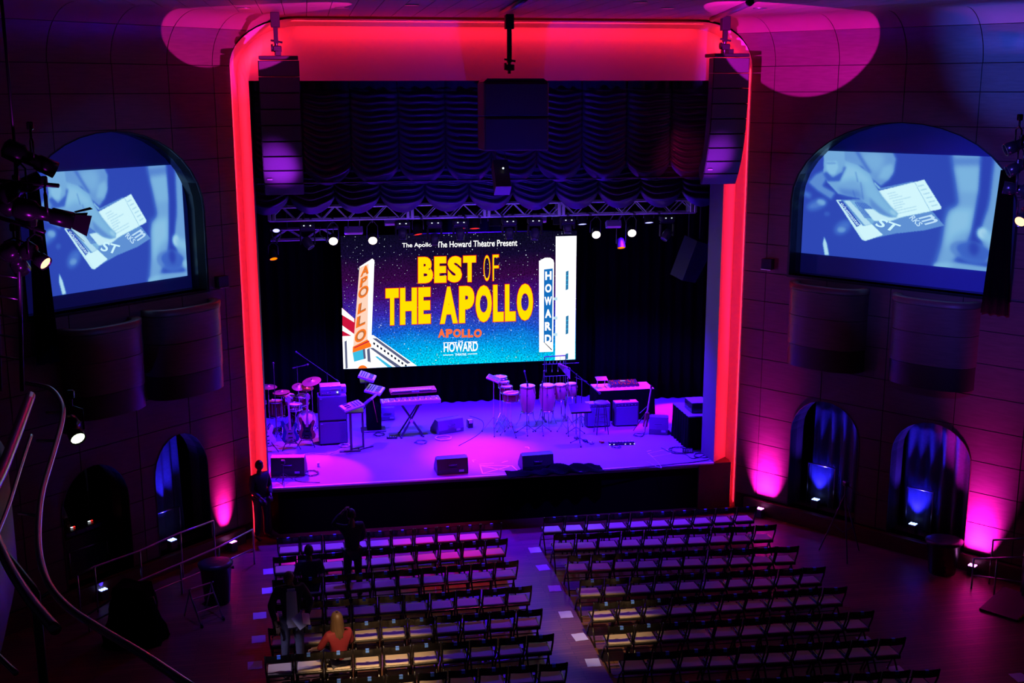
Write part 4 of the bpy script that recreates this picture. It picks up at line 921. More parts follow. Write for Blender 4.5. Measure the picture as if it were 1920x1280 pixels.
# microphone stands
def mic(px, py, top, lb, boom=None, r=.26, head=True):
    P = F(px, py); z = hgt(P, top)-ST; t = thing('microphone_stand', lb, 'stand', P, 0, 'microphone stands on the stage')
    tripod(MB(), z if boom is None else z, r, .22).build('stand', dsteel, t); feet(t, r)
    if boom:
        e0 = Vector((-boom[0]*.35, -boom[1]*.35, z-boom[2]*.35)); e1 = Vector((boom[0], boom[1], z+boom[2]))
        MB().cyl(e0, e1, .009, n=8).cyl(e0, e0+(e0-e1).normalized()*.08, .02, n=8).lathe([(.02, -.02), (.02, .02)], (0, 0, z), n=10, rot=RX(R(90))).build('boom_arm', dsteel, t); top_ = e1; d = (e1-e0).normalized()
    else: top_ = Vector((0, 0, z)); d = Vector((0, -.5, .85)).normalized()
    if head: MB().cyl(top_, top_+d*.13, .012, .018, n=10).lathe([(.018, 0), (.028, .02), (.028, .045), (.015, .062), (.001, .065)], top_+d*.13, n=12, rot=d.to_track_quat('Z', 'Y').to_matrix()).build('microphone', dsteel, t)
    return t
mic(519, 822, 690, 'thin microphone stand with straight pole above the kit left'); mic(562, 806, 688, 'short microphone stand behind the tilted splash cymbal', boom=(.10, 0, .02))
mic(617, 800, 700, 'microphone stand with a long blue lit boom reaching over the kit', boom=(-.62, -.05, .50))
mic(988, 812, 716, 'microphone stand in front of the left conga', boom=(-.02, .02, .10)); mic(1017, 812, 716, 'microphone stand in front of the second conga', boom=(.02, .02, .10))
mic(1080, 816, 702, 'tall microphone stand with boom slanting down past the small drum', boom=(.45, -.05, -.38)); mic(1090, 795, 712, 'microphone stand behind the music stand', boom=(-.18, 0, .08), head=False)
# guitars on stands
def guitar(px, py, top, body, lb, rz, L=1.12, bass=True, neckm=maple, guard=cream, lean=12):
    P = F(px, py); h = min(1.25, max(.95, hgt(P, top)-ST)); t = thing('bass_guitar' if bass else 'electric_guitar', lb, 'guitar', P, rz, 'guitars on the stage'); rot = RX(R(-lean)); k = h/1.2
    O = Vector((0, 0.02, .17*k)); X = Vector((1, 0, 0)); Y = rot@Vector((0, 0, 1)); N_ = rot@Vector((0, -1, 0))
    half = [(0, -.02), (.09, -.015), (.155, .03), (.165, .10), (.12, .19), (.105, .24), (.13, .31), (.145, .38), (.11, .42), (.075, .36), (.045, .31)]
    half2 = [(-.045, .31), (-.08, .38), (-.125, .47), (-.165, .46), (-.16, .38), (-.12, .28), (-.115, .22), (-.15, .14), (-.165, .06), (-.12, -.01)]
    out = [(x*k*1.22, y*k*1.08) for x, y in half+half2]
    b_ = MB(); c = [sum(q)/len(out) for q in zip(*out)]; inn = [((x-c[0])*.93+c[0], (y-c[1])*.93+c[1]) for x, y in out]; n = len(out)
    vs = []
    for pl, tt in ((inn, -.022), (out, -.012), (out, .012), (inn, .022)): vs += [O+X*x+Y*y+N_*tt for x, y in pl]
    b_.add(vs, [(i, (i+1) % n, j*n+n+(i+1) % n, j*n+n+i) if j == 0 else (j*n+i, j*n+(i+1) % n, j*n+n+(i+1) % n, j*n+n+i) for j in range(3) for i in range(n)]+[tuple(range(n-1, -1, -1)), tuple(range(3*n, 4*n))])
    B_ = b_.build('body', body, t)
    gp = [(x*.6, y*.78+.02) for x, y in out]; MB().prism(gp, O, X, Y, N_, .0225, .026).build('pick_guard', guard, B_)
    MB().prism([(-.05, .10), (.05, .10), (.05, .125), (-.05, .125)], O, X, Y, N_, .026, .036).prism([(-.05, .2), (.05, .2), (.05, .225), (-.05, .225)], O, X, Y, N_, .026, .036).prism([(-.04, .03), (.04, .03), (.04, .06), (-.04, .06)], O, X, Y, N_, .026, .036).build('pickups', chrome, B_)
    MB().prism([(-.03, .27*k), (.03, .27*k), (.021, .88*k), (-.021, .88*k)], O, X, Y, N_, .012, .034).build('neck', neckm, t)
    MB().prism([(-.022, .88*k), (.022, .88*k), (.05, .93*k), (.045, 1.02*k), (.0, 1.06*k), (-.03, 1.02*k), (-.03, .93*k)], O, X, Y, N_, .008, .024).build('headstock', neckm, t)
    m_ = MB()
    for i in range(4):
        for s_ in (-1, 1): m_.cyl(O+X*(s_*.03)+Y*((.93+i*.025)*k)+N_*.016, O+X*(s_*.075)+Y*((.935+i*.025)*k)+N_*.016, .007, n=6)
    m_.build('tuning_pegs', chrome, t)
    s_ = MB(); top_ = O+Y*.5*k-N_*.05
    s_.tube([(-.22, -.12, .012), (-.05, .05, .30), top_-X*.0], .011, 6).tube([(.22, -.12, .012), (.05, .05, .30), top_], .011, 6).tube([(0, .32, .012), (0, .15, .34), top_], .011, 6)
    s_.tube([O-X*.12-Y*.04-N_*.06, O-X*.12-Y*.045+N_*.06, O-X*.12+N_*.075], .010, 6).tube([O+X*.12-Y*.04-N_*.06, O+X*.12-Y*.045+N_*.06, O+X*.12+N_*.075], .010, 6).cyl(O-X*.12-Y*.04-N_*.06, O+X*.12-Y*.04-N_*.06, .01)
    s_.build('stand', dsteel, t); return t
guitar(503, 848, 745, wbody, 'white electric guitar on a stand, leftmost, partly behind the red pillar', .3, guard=wbody)
guitar(546, 842, 741, teal, 'teal bass guitar on a stand, middle one of the three', .1)
guitar(576, 836, 738, brown, 'dark sunburst bass guitar on a stand beside the tall amplifier', -.25, guard=blackgl)
# bass amplifier stack
P = F(626, 834); rz = 0.04; t = thing('bass_amplifier_stack', 'tall stack of two speaker cabinets left of the keyboards', 'amplifier', P, rz)
z1 = hgt(P, 789)-ST; z2 = hgt(P, 742)-ST; W_ = .68
for nm, a, b in (('lower_cabinet', .03, z1), ('upper_cabinet', z1+.01, z2)):
    c_ = MB().box((0, .2, (a+b)/2), (W_, .42, b-a), ch=.015).build(nm, mat('amp_tolex', (.05, .05, .07), .6, noise=.2), t)
    MB().box((0, -.014, (a+b)/2), (W_-.05, .012, b-a-.05), ch=.004).build('grille_cloth', mat('amp_grille', (.13, .12, .17), .85, noise=.2, scale=90), c_)
    MB().box((-.27, -.024, b-.06), (.05, .006, .02)).build('badge', silver, c_)
MB().lathe([(.03, 0), (.03, .03)], (-.28, .05, 0), n=8).lathe([(.03, 0), (.03, .03)], (.28, .05, 0), n=8).lathe([(.03, 0), (.03, .03)], (-.28, .36, 0), n=8).lathe([(.03, 0), (.03, .03)], (.28, .36, 0), n=8).build('castors', rubber, t)
t2 = thing('amplifier_head', 'amplifier head with a lit dial on top of the tall cabinet stack', 'amplifier', (P.x, P.y, ST+z2), rz)
MB().box((-.03, .2, .12), (.5, .34, .24), ch=.01).build('chassis', silver, t2); MB().box((-.03, .026, .085), (.46, .01, .13)).build('front_panel', mat('amp_face', (.2, .2, .26), .4, noise=.1), t2)
MB().lathe([(.022, 0), (.02, .012), (.001, .012)], (.13, .015, .08), n=12, rot=RX(R(90))).build('lit_dial', ledw, t2); MB().box((.06, .02, .16), (.22, .008, .012)).build('badge', whitep, t2)
for x_ in (-.22, -.16, -.10, -.04): MB().lathe([(.014, 0), (.012, .014), (.001, .014)], (x_, .015, .08), n=10, rot=RX(R(90))).build('knob', chrome, t2)
t3 = thing('effects_case', 'low pale case under the amplifier head', 'case', (P.x+.24, P.y+.38, ST+z2), rz); MB().box((0, 0, .08), (.20, .26, .16), ch=.01).build('shell', mat('grey_case', (.3, .3, .36), .5, noise=.1), t3); MB().box((0, -.135, .09), (.08, .012, .02)).build('latch', chrome, t3)
# synthesisers -------------------------------------------------------
def keyboard(name, lb, C, L, D, H, rz, tilt, body, keyfront=True, nk=14, knobs=True, group='keyboards on the stage', z0=0, screen=False):
    "long axis local X, keys on local -Y side, panel towards +Y, tilted by tilt about X"
    t = thing(name, lb, 'keyboard', C, rz, group); rot = RX(tilt)
    def q(x, y, z): return rot@Vector((x, y, z))
    MB().box(q(0, 0, H/2), (L, D, H), rot, ch=.01).build('case', body, t)
    kd = D*.42; w = (L-.12)/(nk*1.0)
    m_ = MB(); m2 = MB()
    for i in range(nk):
        x = -L/2+.06+w*(i+.5); m_.box(q(x, -D/2+kd/2+.008, H+.006), (w*.92, kd, .016), rot)
        if i % 7 not in (2, 6): m2.box(q(x+w/2, -D/2+kd*.66, H+.018), (w*.5, kd*.6, .012), rot)
    m_.build('white_keys', ivory, t); m2.build('black_keys', ebony, t)
    if knobs:
        m3 = MB()
        for i in range(10):
            for j in range(3): m3.lathe([(.012, 0), (.010, .016), (.001, .016)], q(-L/2+.08+(L-.16)*i/9, D*.08+j*D*.14, H), n=7, rot=rot)
        m3.build('knobs', dsteel, t)
    if screen: MB().box(q(0, D*.25, H+.004), (L*.3, D*.2, .006), rot).build('display', mat('synth_screen', (.2, .3, .5), .3, noise=.1, emit=(.3, .5, 1), strength=.5), t)
    return t
P = F(663, 846); zt = hgt(P, 772)-ST
t = thing('keyboard_stand', 'black two post keyboard stand, front left of the stage', 'stand', P)
MB().box((-.05, 0, zt/2), (.06, .04, zt), ch=.005).box((.24, .16, zt/2), (.05, .04, zt), ch=.005).build('post', dsteel, t)
MB().box((-.08, -.02, .02), (.5, .05, .04), ch=.008).box((.30, .20, .02), (.42, .05, .04), RZ(.5), ch=.008).box((.1, .09, .06), (.34, .04, .03), RZ(.5)).box((.05, .1, zt), (.42, .4, .03)).build('base', dsteel, t)
keyboard('synthesizer', 'small lit synthesizer with knobs on the front left stand', (P.x+.0, P.y+.10, ST+zt+.09), .52, .50, .05, R(-75), R(12), silver, nk=10)
t = thing('synthesizer_module', 'violet lit flat module tilted up beside the small synthesizer', 'keyboard', (P.x+.42, P.y+.25, ST+zt+.12), 0); rt = RZ(R(-20))@RY(R(-38))
MB().box((0, 0, .08), (.30, .46, .05), rt, ch=.01).build('case', mat('module_violet', (.35, .33, .45), .5, noise=.1), t); m_ = MB()
for i in range(4):
    for j in range(5): m_.lathe([(.011, 0), (.009, .014), (.001, .014)], rt@Vector((-.1+i*.06, -.17+j*.08, .0))+Vector((0, 0, .08))+rt@Vector((0, 0, .025)), n=7, rot=rt)
m_.build('knobs', dsteel, t); MB().cyl((-.02, 0, .05), (-.14, -.05, -.12), .012).build('support_arm', dsteel, t)
P = F(700, 806); zl = hgt(P, 738)-ST; zu = hgt(P, 716)-ST
t = thing('keyboard_tower', 'black draped keyboard tower standing behind at left centre', 'stand', P)
MB().box((.02, .1, zl/2-.03), (.36, .5, zl-.10), ch=.02).build('draped_column', blackcl, t); MB().box((0, 0, .02), (.62, .42, .04), ch=.01).build('base', dsteel, t)
MB().box((-.14, .3, (zl+zu)/2), (.04, .04, zu-zl+.1)).box((-.14, .15, zu+.0), (.30, .4, .02)).build('upper_arm', dsteel, t); MB().tube([(.0, -.16, zl-.1), (.06, -.18, .5), (.1, -.17, .25)], .008, 6).build('red_cable', redk, t)
keyboard('synthesizer', 'lower of two stacked synthesizers on the draped tower', (P.x+.06, P.y+.12, ST+zl+.04), .68, .42, .06, R(76), R(14), silver, nk=16)
keyboard('synthesizer', 'upper tilted synthesizer on the draped tower, nearest the screen', (P.x-.12, P.y+.15, ST+zu+.08), .58, .42, .06, R(80), R(20), silver, nk=14, screen=False)
# long keyboards on the cross stand
P = F(772, 817); zk = hgt(P, 757)-ST; t = thing('cross_keyboard_stand', 'black cross braced stand under the long keyboards', 'stand', P, .08)
MB().cyl((-.28, -.12, .03), (.22, -.02, zk), .028).cyl((.26, -.12, .03), (-.24, -.02, zk), .028).cyl((-.28, .22, .03), (.22, .12, zk), .022).cyl((.26, .22, .03), (-.24, .12, zk), .022).build('cross_bars', dsteel, t)
MB().box((-.28, .05, .025), (.05, .46, .05), ch=.01).box((.26, .05, .025), (.05, .46, .05), ch=.01).cyl((-.24, -.15, zk), (-.24, .25, zk), .02).cyl((.22, -.15, zk), (.22, .25, zk), .02).cyl((-.24, .2, zk), (-.24, .34, zk+.22), .014).cyl((.22, .2, zk), (.22, .34, zk+.22), .014).build('support_arms', dsteel, t)
MB().lathe([(.05, -.03), (.05, .03)], (-.01, -.07, zk/2), n=12, rot=RX(R(90))).build('pivot', steel, t)
kb = keyboard('stage_piano', 'long white lit keyboard on the cross braced stand', (P.x-.01, P.y+.02, ST+zk+.02), 1.46, .34, .10, .08, R(4), silver, nk=36)
m_ = MB(); m_.box((-.35, -.176, .05), (.68, .008, .07)).box((.42, -.176, .05), (.5, .008, .07)); m_.build('front_strip', mat('violet_panel', (.45, .35, .55), .4, noise=.05), kb)
vv, ff = text2d('YAMAHA', .01); MB().add([(-.62+a*.24, -.182, .035+b*.035) for a, b in vv], ff).build('lettering', whitep, kb)
kr = thing('stage_piano', 'thin red keyboard on the upper tier of the cross braced stand', 'keyboard', (P.x+.08, P.y+.34, ST+zk+.20), .08, 'keyboards on the stage')
MB().box((0, 0, .055), (1.15, .30, .075), RX(R(6)), ch=.012).build('case', redk, kr); MB().box((0, -.155, .06), (1.13, .012, .022)).build('dark_slot', blackgl, kr); m_ = MB()
for i in range(14): m_.box((-.5+i*.07, -.12, .10), (.062, .09, .014), RX(R(6)))
m_.build('white_keys', ivory, kr); vv, ff = text2d('ROLAND', .01); MB().add([(-.05+a*.18, -.164, .05+b*.022) for a, b in vv], ff).build('lettering', whitep, kr)
# monitor wedges
def wedge(px, py, w, h, d, rz, lb, front=blackgl, back=spk):
    P = F(px, py); t = thing('monitor_wedge', lb, 'speaker', P, rz, 'wedge monitors on the stage floor')
    pr = [(0, 0), (d*1.1, 0), (d*1.05, h*.25), (d*.45, h), (d*.08, h*.95), (-.02, h*.3)]
    MB().prism(pr, (0, 0, 0.004), (0, 1, 0), (0, 0, 1), (1, 0, 0), -w/2, w/2).build('cabinet', back, t)
    a, b = Vector((0, d*1.06, h*.27)), Vector((0, d*.47, h*1.0)); nn = Vector((0, (b-a).z, -(b-a).y)).normalized()*.01
    MB().add([a+nn+Vector((-w/2+.03, 0, 0)), a+nn+Vector((w/2-.03, 0, 0)), b+nn+Vector((w/2-.03, 0, 0)), b+nn+Vector((-w/2+.03, 0, 0)), a-Vector((w/2-.03, 0, 0)), a+Vector((w/2-.03, 0, 0)), b+Vector((w/2-.03, 0, 0)), b-Vector((w/2-.03, 0, 0))], [(0, 1, 2, 3), (4, 7, 6, 5), (0, 4, 5, 1), (3, 2, 6, 7), (0, 3, 7, 4), (1, 5, 6, 2)]).build('grille', front, t)
    MB().tube([(-.09, -.005, h*.62), (-.09, -.035, h*.6), (.09, -.035, h*.6), (.09, -.005, h*.62)], .009, 6).build('handle', dsteel, t)
    MB().box((w*.28, -.012, h*.22), (.11, .02, .05)).build('connector_plate', steel, t); return t
wedge(540, 893, .74, .44, .46, -.12, 'large dark wedge monitor at the left front corner of the stage')
wedge(849, 889, .70, .37, .46, .05, 'dark wedge monitor at the front edge, left of centre')
wedge(1009, 882, .72, .37, .44, .05, 'dark wedge monitor in the black cloth at the front edge')
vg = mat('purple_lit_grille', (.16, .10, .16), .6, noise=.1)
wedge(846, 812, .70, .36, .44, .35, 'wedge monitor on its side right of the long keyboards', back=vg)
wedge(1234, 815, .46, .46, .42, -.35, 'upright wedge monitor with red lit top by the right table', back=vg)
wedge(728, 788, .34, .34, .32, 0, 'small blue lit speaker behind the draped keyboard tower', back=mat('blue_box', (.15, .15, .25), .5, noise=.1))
# black cloth on the floor
P = F(1040, 884); t = bpy.data.objects.new('x', None)
rows = []; L_, D_ = 2.2, .55
for j in range(13):
    r = []
    for i in range(49):
        x = (i/48-.5)*L_; y = (j/12-.5)*D_*(1-.25*math.sin(i*.35)**2); e = min(1, 6*(0.5-abs(i/48-.5)))*min(1, 5*(.5-abs(j/12-.5)))
        z = .012+e*(.07+.07*math.sin(x*5+1)*math.cos(y*9+x*3)+.05*math.sin(x*13+y*17))*(1 if x > -.3 else .6); r.append((P.x+x, P.y+y+.02*x, ST+max(.012, z)))
    rows.append(r)
o = MB().grid(rows).build('black_cloth', blackcl); o.modifiers.new('thickness', 'SOLIDIFY').thickness = .006; tag(o, 'rumpled black cloth lying around the front edge wedge monitor', 'cloth')
# percussion
P = F(926, 812); zt = hgt(P, 712)-ST; t = thing('percussion_pad', 'tilted electronic drum pad with turquoise surface, leftmost percussion', 'drum', P)
tripod(MB(), zt, .33, .42).build('stand', chrome, t); feet(t, .33); rt = RX(R(14))@RY(R(16))@RZ(R(-24))
MB().box((0, 0, zt+.03), (.34, .26, .05), rt, ch=.015).build('pad_case', silver, t); m_ = MB()
for i in range(3):
    for j in range(2): m_.box(rt@Vector((-.10+i*.10, -.055+j*.11, .028))+Vector((0, 0, zt+.03)), (.09, .10, .012), rt)
m_.build('pads', mat('turquoise_pad', (.1, .5, .6), .5, noise=.05), t)
for px, py, tp, r_, h_, lb, sh in ((938, 800, 706, .17, .05, 'flat cymbal like disc behind the drum pad', brass), (945, 804, 715, .13, .15, 'small timbale drum, back one of the row', drumred), (950, 808, 724, .14, .16, 'small timbale drum, middle one of the row', drumred), (958, 816, 736, .19, .20, 'front timbale drum with drumsticks lying on it', drumred)):
    P = F(px, py); z = hgt(P, tp)-ST; t = thing('timbale_drum', lb, 'drum', P, 0, 'timbales and small drums')
    drumshell(t, (0, 0, z), r_, h_, sh); tripod(MB(), z-h_, .26, .36, ph=px).build('stand', chrome, t); feet(t, .26, ph=px)
    if r_ == .19:
        st = thing('drumsticks', 'pair of drumsticks lying across the front timbale', 'drumstick', (P.x, P.y, ST+z)); 
        MB().cyl((-.16, -.05, .012), (.2, .12, .012), .009).cyl((-.12, -.09, .012), (.22, .06, .012), .009).build('sticks', maple, st); t['tall'] = 1
def conga(px, py, top, bot, r, lb, shell=congaw):
    P = F(px, py); z = hgt(P, top)-ST; zb = max(.1, hgt(P, bot)-ST); H = z-zb; t = thing('conga_drum', lb, 'drum', P, 0, 'conga drums')
    MB().lathe([(r*.72, zb), (r*.85, zb+H*.12), (r*1.08, zb+H*.45), (r*1.12, zb+H*.62), (r*1.05, zb+H*.84), (r*.98, z-.01)], n=28).build('shell', shell, t)
    MB().lathe([(.001, z+.012), (r*.7, z+.010), (r*.98, z+.002), (r*1.0, z-.03)], n=28).build('drum_head', skinhd, t)
    m_ = MB().lathe([(r*1.0, z-.035), (r*1.07, z-.035), (r*1.07, z-.005), (r*1.0, z-.005)], n=28)
    for k in range(6):
        a = k*math.pi/3+.3; m_.cyl((r*1.05*math.cos(a), r*1.05*math.sin(a), z-.02), (r*1.14*math.cos(a), r*1.14*math.sin(a), z-H*.28), .007, n=6).box((r*1.12*math.cos(a), r*1.12*math.sin(a), z-H*.30), (.035, .035, .05), RZ(a))
    m_.build('rim_and_lugs', chrome, t)
    m_ = MB().lathe([(r*.80, zb+.02), (r*.90, zb+.02), (r*.9, zb+.05), (r*.80, zb+.05), (r*.80, zb+.02)], n=24)
    for k in range(3):
        a = k*2.09+.5; m_.tube([(r*.88*math.cos(a), r*.88*math.sin(a), zb+.05), (r*1.1*math.cos(a), r*1.1*math.sin(a), zb*.55), (r*1.7*math.cos(a), r*1.7*math.sin(a), .012)], .011, 6)
    m_.build('basket_stand', chrome, t); return t
conga(989, 800, 722, 774, .185, 'left conga drum, a tall pale wood barrel'); conga(1026, 799, 721, 772, .185, 'second conga drum, a tall pale wood barrel')
conga(1050, 796, 720, 750, .15, 'shorter wooden drum to the right of the tall congas'); conga(1071, 792, 718, 744, .135, 'small rightmost wooden drum behind the boom microphone')
P = F(1064, 812); zt = hgt(P, 700)-ST; t = thing('bar_chimes', 'rack of hanging bar chimes on a tall stand by the drums', 'percussion', P); tripod(MB(), zt, .28, .45).build('stand', chrome, t); feet(t, .28)
a, b = Vector((-.24, .05, zt+.26)), Vector((.05, -.03, zt+.12)); MB().box((a+b)/2, ((b-a).length, .03, .035), Matrix(((1, 0, 0), (0, 1, 0), (0, 0, 1)))@RY(math.atan2(a.z-b.z, b.x-a.x)), ch=.005).cyl((0, 0, zt), (.04, -.02, zt+.13), .01).build('bar', maple, t)
m_ = MB()
for i in range(18): q = a+(b-a)*(i+.5)/18; m_.cyl(q-Vector((0, 0, .02)), q-Vector((0, 0, .07+.20*(i/18))), .006, n=6)
m_.build('chimes', mat('chime_metal', (.8, .7, .75), .3, .7, noise=.05), t)
P = F(1040, 786); z1 = hgt(P, 668)-ST; z2 = hgt(P, 682)-ST; t = thing('percussion_rack', 'thin black frame with hanging metal bells in front of the screen corner', 'percussion', P); w_ = .28
m_ = MB().cyl((-w_, 0, 0.0), (-w_, 0, z1), .012).cyl((w_, 0, 0.0), (w_, 0, z1), .012).cyl((-w_, 0, z1), (w_, 0, z1+.015), .014).cyl((-w_-.05, 0, z2), (w_+.35, 0, z2), .008).cyl((-w_, 0, z2-.32), (w_+.1, 0, z2-.32), .008).box((-w_, 0, .015), (.05, .5, .03)).box((w_, 0, .015), (.05, .5, .03)); m_.build('frame', dsteel, t)
for zz, n_, l_ in ((z1, 6, .13), (z2, 4, .16), (z2-.32, 6, .22)):
    for i in range(n_): x = -w_+.05+(2*w_-.1)*i/(n_-1); MB().cyl((x, 0, zz), (x, 0, zz-l_+.01*(i % 3)), .004, n=5).cyl((x, 0, zz-l_), (x, 0, zz-l_-.05), .010, .014, n=8).build('hanging_bell', steel, t)
# music stand, stool, amplifiers
P = F(1087, 833); zt = hgt(P, 767)-ST; t = thing('music_stand', 'black music stand with flat desk in front of the stool', 'stand', P); tripod(MB(), zt, .24, .16).build('stand', dsteel, t); feet(t, .24)
rt = RX(R(-62)); MB().box((0, 0, zt+.02), (.50, .012, .34), rt, ch=.003).box((0, -.14, zt-.03), (.50, .05, .012)).build('desk', blackgl, t)
P = F(1127, 812); zt = hgt(P, 753)-ST; t = thing('bar_stool', 'round tall stool in front of the left amplifier', 'stool', P)
MB().lathe([(.001, zt), (.17, zt), (.185, zt-.01), (.185, zt-.035), (.16, zt-.045)], n=24).build('seat', mat('stool_seat', (.16, .15, .2), .35, noise=.1), t)
for k in range(4):
    a = math.pi/4+k*math.pi/2; MB().cyl((.11*math.cos(a), .11*math.sin(a), zt-.04), (.21*math.cos(a), .21*math.sin(a), 0), .014, .012).build('leg', dsteel, t)
for zz, r_ in ((.25, .175), (.45, .15)): MB().tube([(r_*math.cos(a*math.pi/8), r_*math.sin(a*math.pi/8), zz) for a in range(16)], .009, 6, True).build('foot_ring', dsteel, t)
def amp(px, py, top, w, lb, rz=0, topm=None):
    P = F(px, py); h = hgt(P, top)-ST; t = thing('guitar_amplifier', lb, 'amplifier', P, rz, 'guitar amplifiers')
    MB().box((0, .14, h/2+.01), (w, .28, h-.02), ch=.015).build('cabinet', mat('amp_tolex', (.05, .05, .07), .6), t); MB().box((0, -.008, h*.45), (w-.06, .012, h*.78), ch=.004).build('grille_cloth', mat('amp_grille', (.13, .12, .17), .85), t)
    MB().box((0, .14, h+.004), (w-.02, .26, .008)).build('top_panel', topm or mat('amp_top', (.35, .33, .38), .5, noise=.1), t); MB().tube([(-.1, .14, h+.006), (-.09, .14, h+.035), (.09, .14, h+.035), (.1, .14, h+.006)], .010, 6).build('handle', rubber, t); m_ = MB()
    for i in range(6): m_.lathe([(.013, 0), (.011, .015), (.001, .015)], (-w*.35+i*w*.14, -.004, h*.92), n=8, rot=RX(R(90)))
    m_.build('knobs', chrome, t); return t
amp(1122, 801, 757, .62, 'left guitar amplifier behind the tall stool'); amp(1175, 799, 755, .62, 'right guitar amplifier with pink lit top and coiled cable')
# table with mixer and laptop stand
P = F(1172, 788); zt = hgt(at_z(1172, 788, ST), 730)-ST; t = thing('draped_table', 'cloth covered table at rear right carrying a mixer', 'table', (P.x, P.y, ST))
MB().box((0, .35, zt-.015), (1.52, .72, .03), ch=.008).build('tabletop', gcloth, t); m_ = MB(); pts = []
for sgn, (x0, y0, x1, y1) in enumerate(((-.77, -.02, .77, -.02), (.77, -.02, .77, .72), (.77, .72, -.77, .72), (-.77, .72, -.77, -.02))):
    n = 26
    for i in range(n): pts.append((x0+(x1-x0)*i/n, y0+(y1-y0)*i/n, i))
rows = [[(x+.012*math.sin(i*1.9)*k, y+.012*math.cos(i*2.3)*k, zt-.005-(zt-.02)*k/3) for x, y, i in pts+pts[:1]] for k in range(4)]
m_.grid(rows); m_.build('cloth_skirt', blackcl, t)
T = Vector((P.x, P.y, ST+zt))
m = thing('dj_mixer', 'mixer with glowing red and white buttons on the draped table', 'mixer', T+Vector((.05, .42, 0.005)), .0)
MB().box((0, 0, .045), (.78, .36, .08), RX(R(8)), ch=.012).build('case', blackgl, m); m_ = MB(); m2 = MB(); m3 = MB(); rng = random.Random(5)
for i in range(22):
    for j in range(6):
        x, y = -.36+i*.034, -.14+j*.055; (m2 if rng.random() < .18 else m3 if (8 < i < 14 and j == 4) else m_).lathe([(.010, 0), (.008, .012), (.001, .012)], RX(R(8))@Vector((x, y, .045))+Vector((0, 0, .045)), n=6)
m_.build('knobs', dsteel, m); m2.build('red_buttons', glow('red_button', (1, .03, .05), 1.2), m); m3.build('white_display', glow('white_button', (.8, .8, 1), 1.2), m)
m = thing('laptop_stand', 'slim metal laptop stand at the left end of the draped table', 'stand', T+Vector((-.56, .30, 0.003))); zz = .22
MB().cyl((-.12, -.1, .006), (-.12, .12, .006), .01).cyl((.12, -.1, .006), (.12, .12, .006), .01).cyl((-.1, .1, .01), (-.1, .05, zz), .01).cyl((.1, .1, .01), (.1, .05, zz), .01).build('frame', steel, m); MB().box((0, .03, zz+.01), (.30, .22, .012), RX(R(14)), ch=.003).build('tray', silver, m)
m_ = MB(); rng = random.Random(8)
for k in range(6): 
    x = -.3+k*.12; m_.tube(smoothpath([(x, .2, .02), (x+.05, .10, .015), (x-.03, .05, .02), (x+.08, .03, .015), (x+.02, .12, .02)], 5), .006, 5)
o = m_.build('mixer_cables', cablew); o.location = T; tag(o, 'tangle of thin cables in front of the table mixer', 'cable')
# slim upright bass on stand
P = F(1213, 812); zt = hgt(P, 728)-ST; t = thing('electric_upright_bass', 'slim upright stick bass leaning on a stand by the right wedge', 'guitar', P); a, b = Vector((-.10, -.10, .06)), Vector((.12, .12, zt))
MB().cyl(a, b, .028, .02, n=8).build('neck', maple, t); MB().box(a+(b-a)*.28, (.12, .05, .38), RY(R(9)), ch=.02).build('body', brown, t); MB().box(b, (.05, .04, .10), RY(R(9)), ch=.01).build('headstock', blackgl, t)
MB().cyl(a+(b-a)*.5, (.25, .3, .01), .010).cyl(a+(b-a)*.5, (-.28, .25, .01), .010).cyl((-.12, -.12, 0), a, .012).cyl(a+(b-a)*.6, a+(b-a)*.6+Vector((-.22, 0, -.2)), .009).build('stand', dsteel, t); MB().cyl(b+Vector((-.04, 0, -.05)), b+Vector((.1, 0, -.06)), .009).build('tuning_pegs', chrome, t)
# flight case table at the far right
P = F(1300, 842); t = thing('equipment_table', 'dark skirted equipment table against the right reveal', 'table', (P.x+.15, P.y, ST)); h_ = hgt(at_z(1300, 842, ST), 778)-ST
MB().box((0, .55, h_-.02), (.62, 1.25, .04), ch=.008).build('tabletop', mat('table_grey', (.22, .21, .3), .5, noise=.1), t); rows = []
pts = [(-.31, -.07+1.24*i/24, i) for i in range(24, -1, -1)]+[(-.31+.62*i/12, -.07, i) for i in range(1, 13)]
rows = [[(x-.012*k*math.sin(i*1.7), y-.012*k*math.sin(i*2.1), h_-.02-(h_-.03)*k/3) for x, y, i in pts] for k in range(4)]
MB().grid(rows).build('cloth_skirt', blackcl, t)
c_ = thing('flight_case', 'black flight case on the far right equipment table', 'case', (P.x+.20, P.y+.42, ST+h_)); MB().box((0, 0, .12), (.44, .55, .24), ch=.015).build('body', blackgl, c_); MB().box((0, 0, .247), (.42, .53, .01)).build('lid_panel', mat('case_lid', (.3, .3, .42), .5, noise=.15), c_); MB().box((-.225, 0, .12), (.014, .08, .05)).build('latch', chrome, c_)
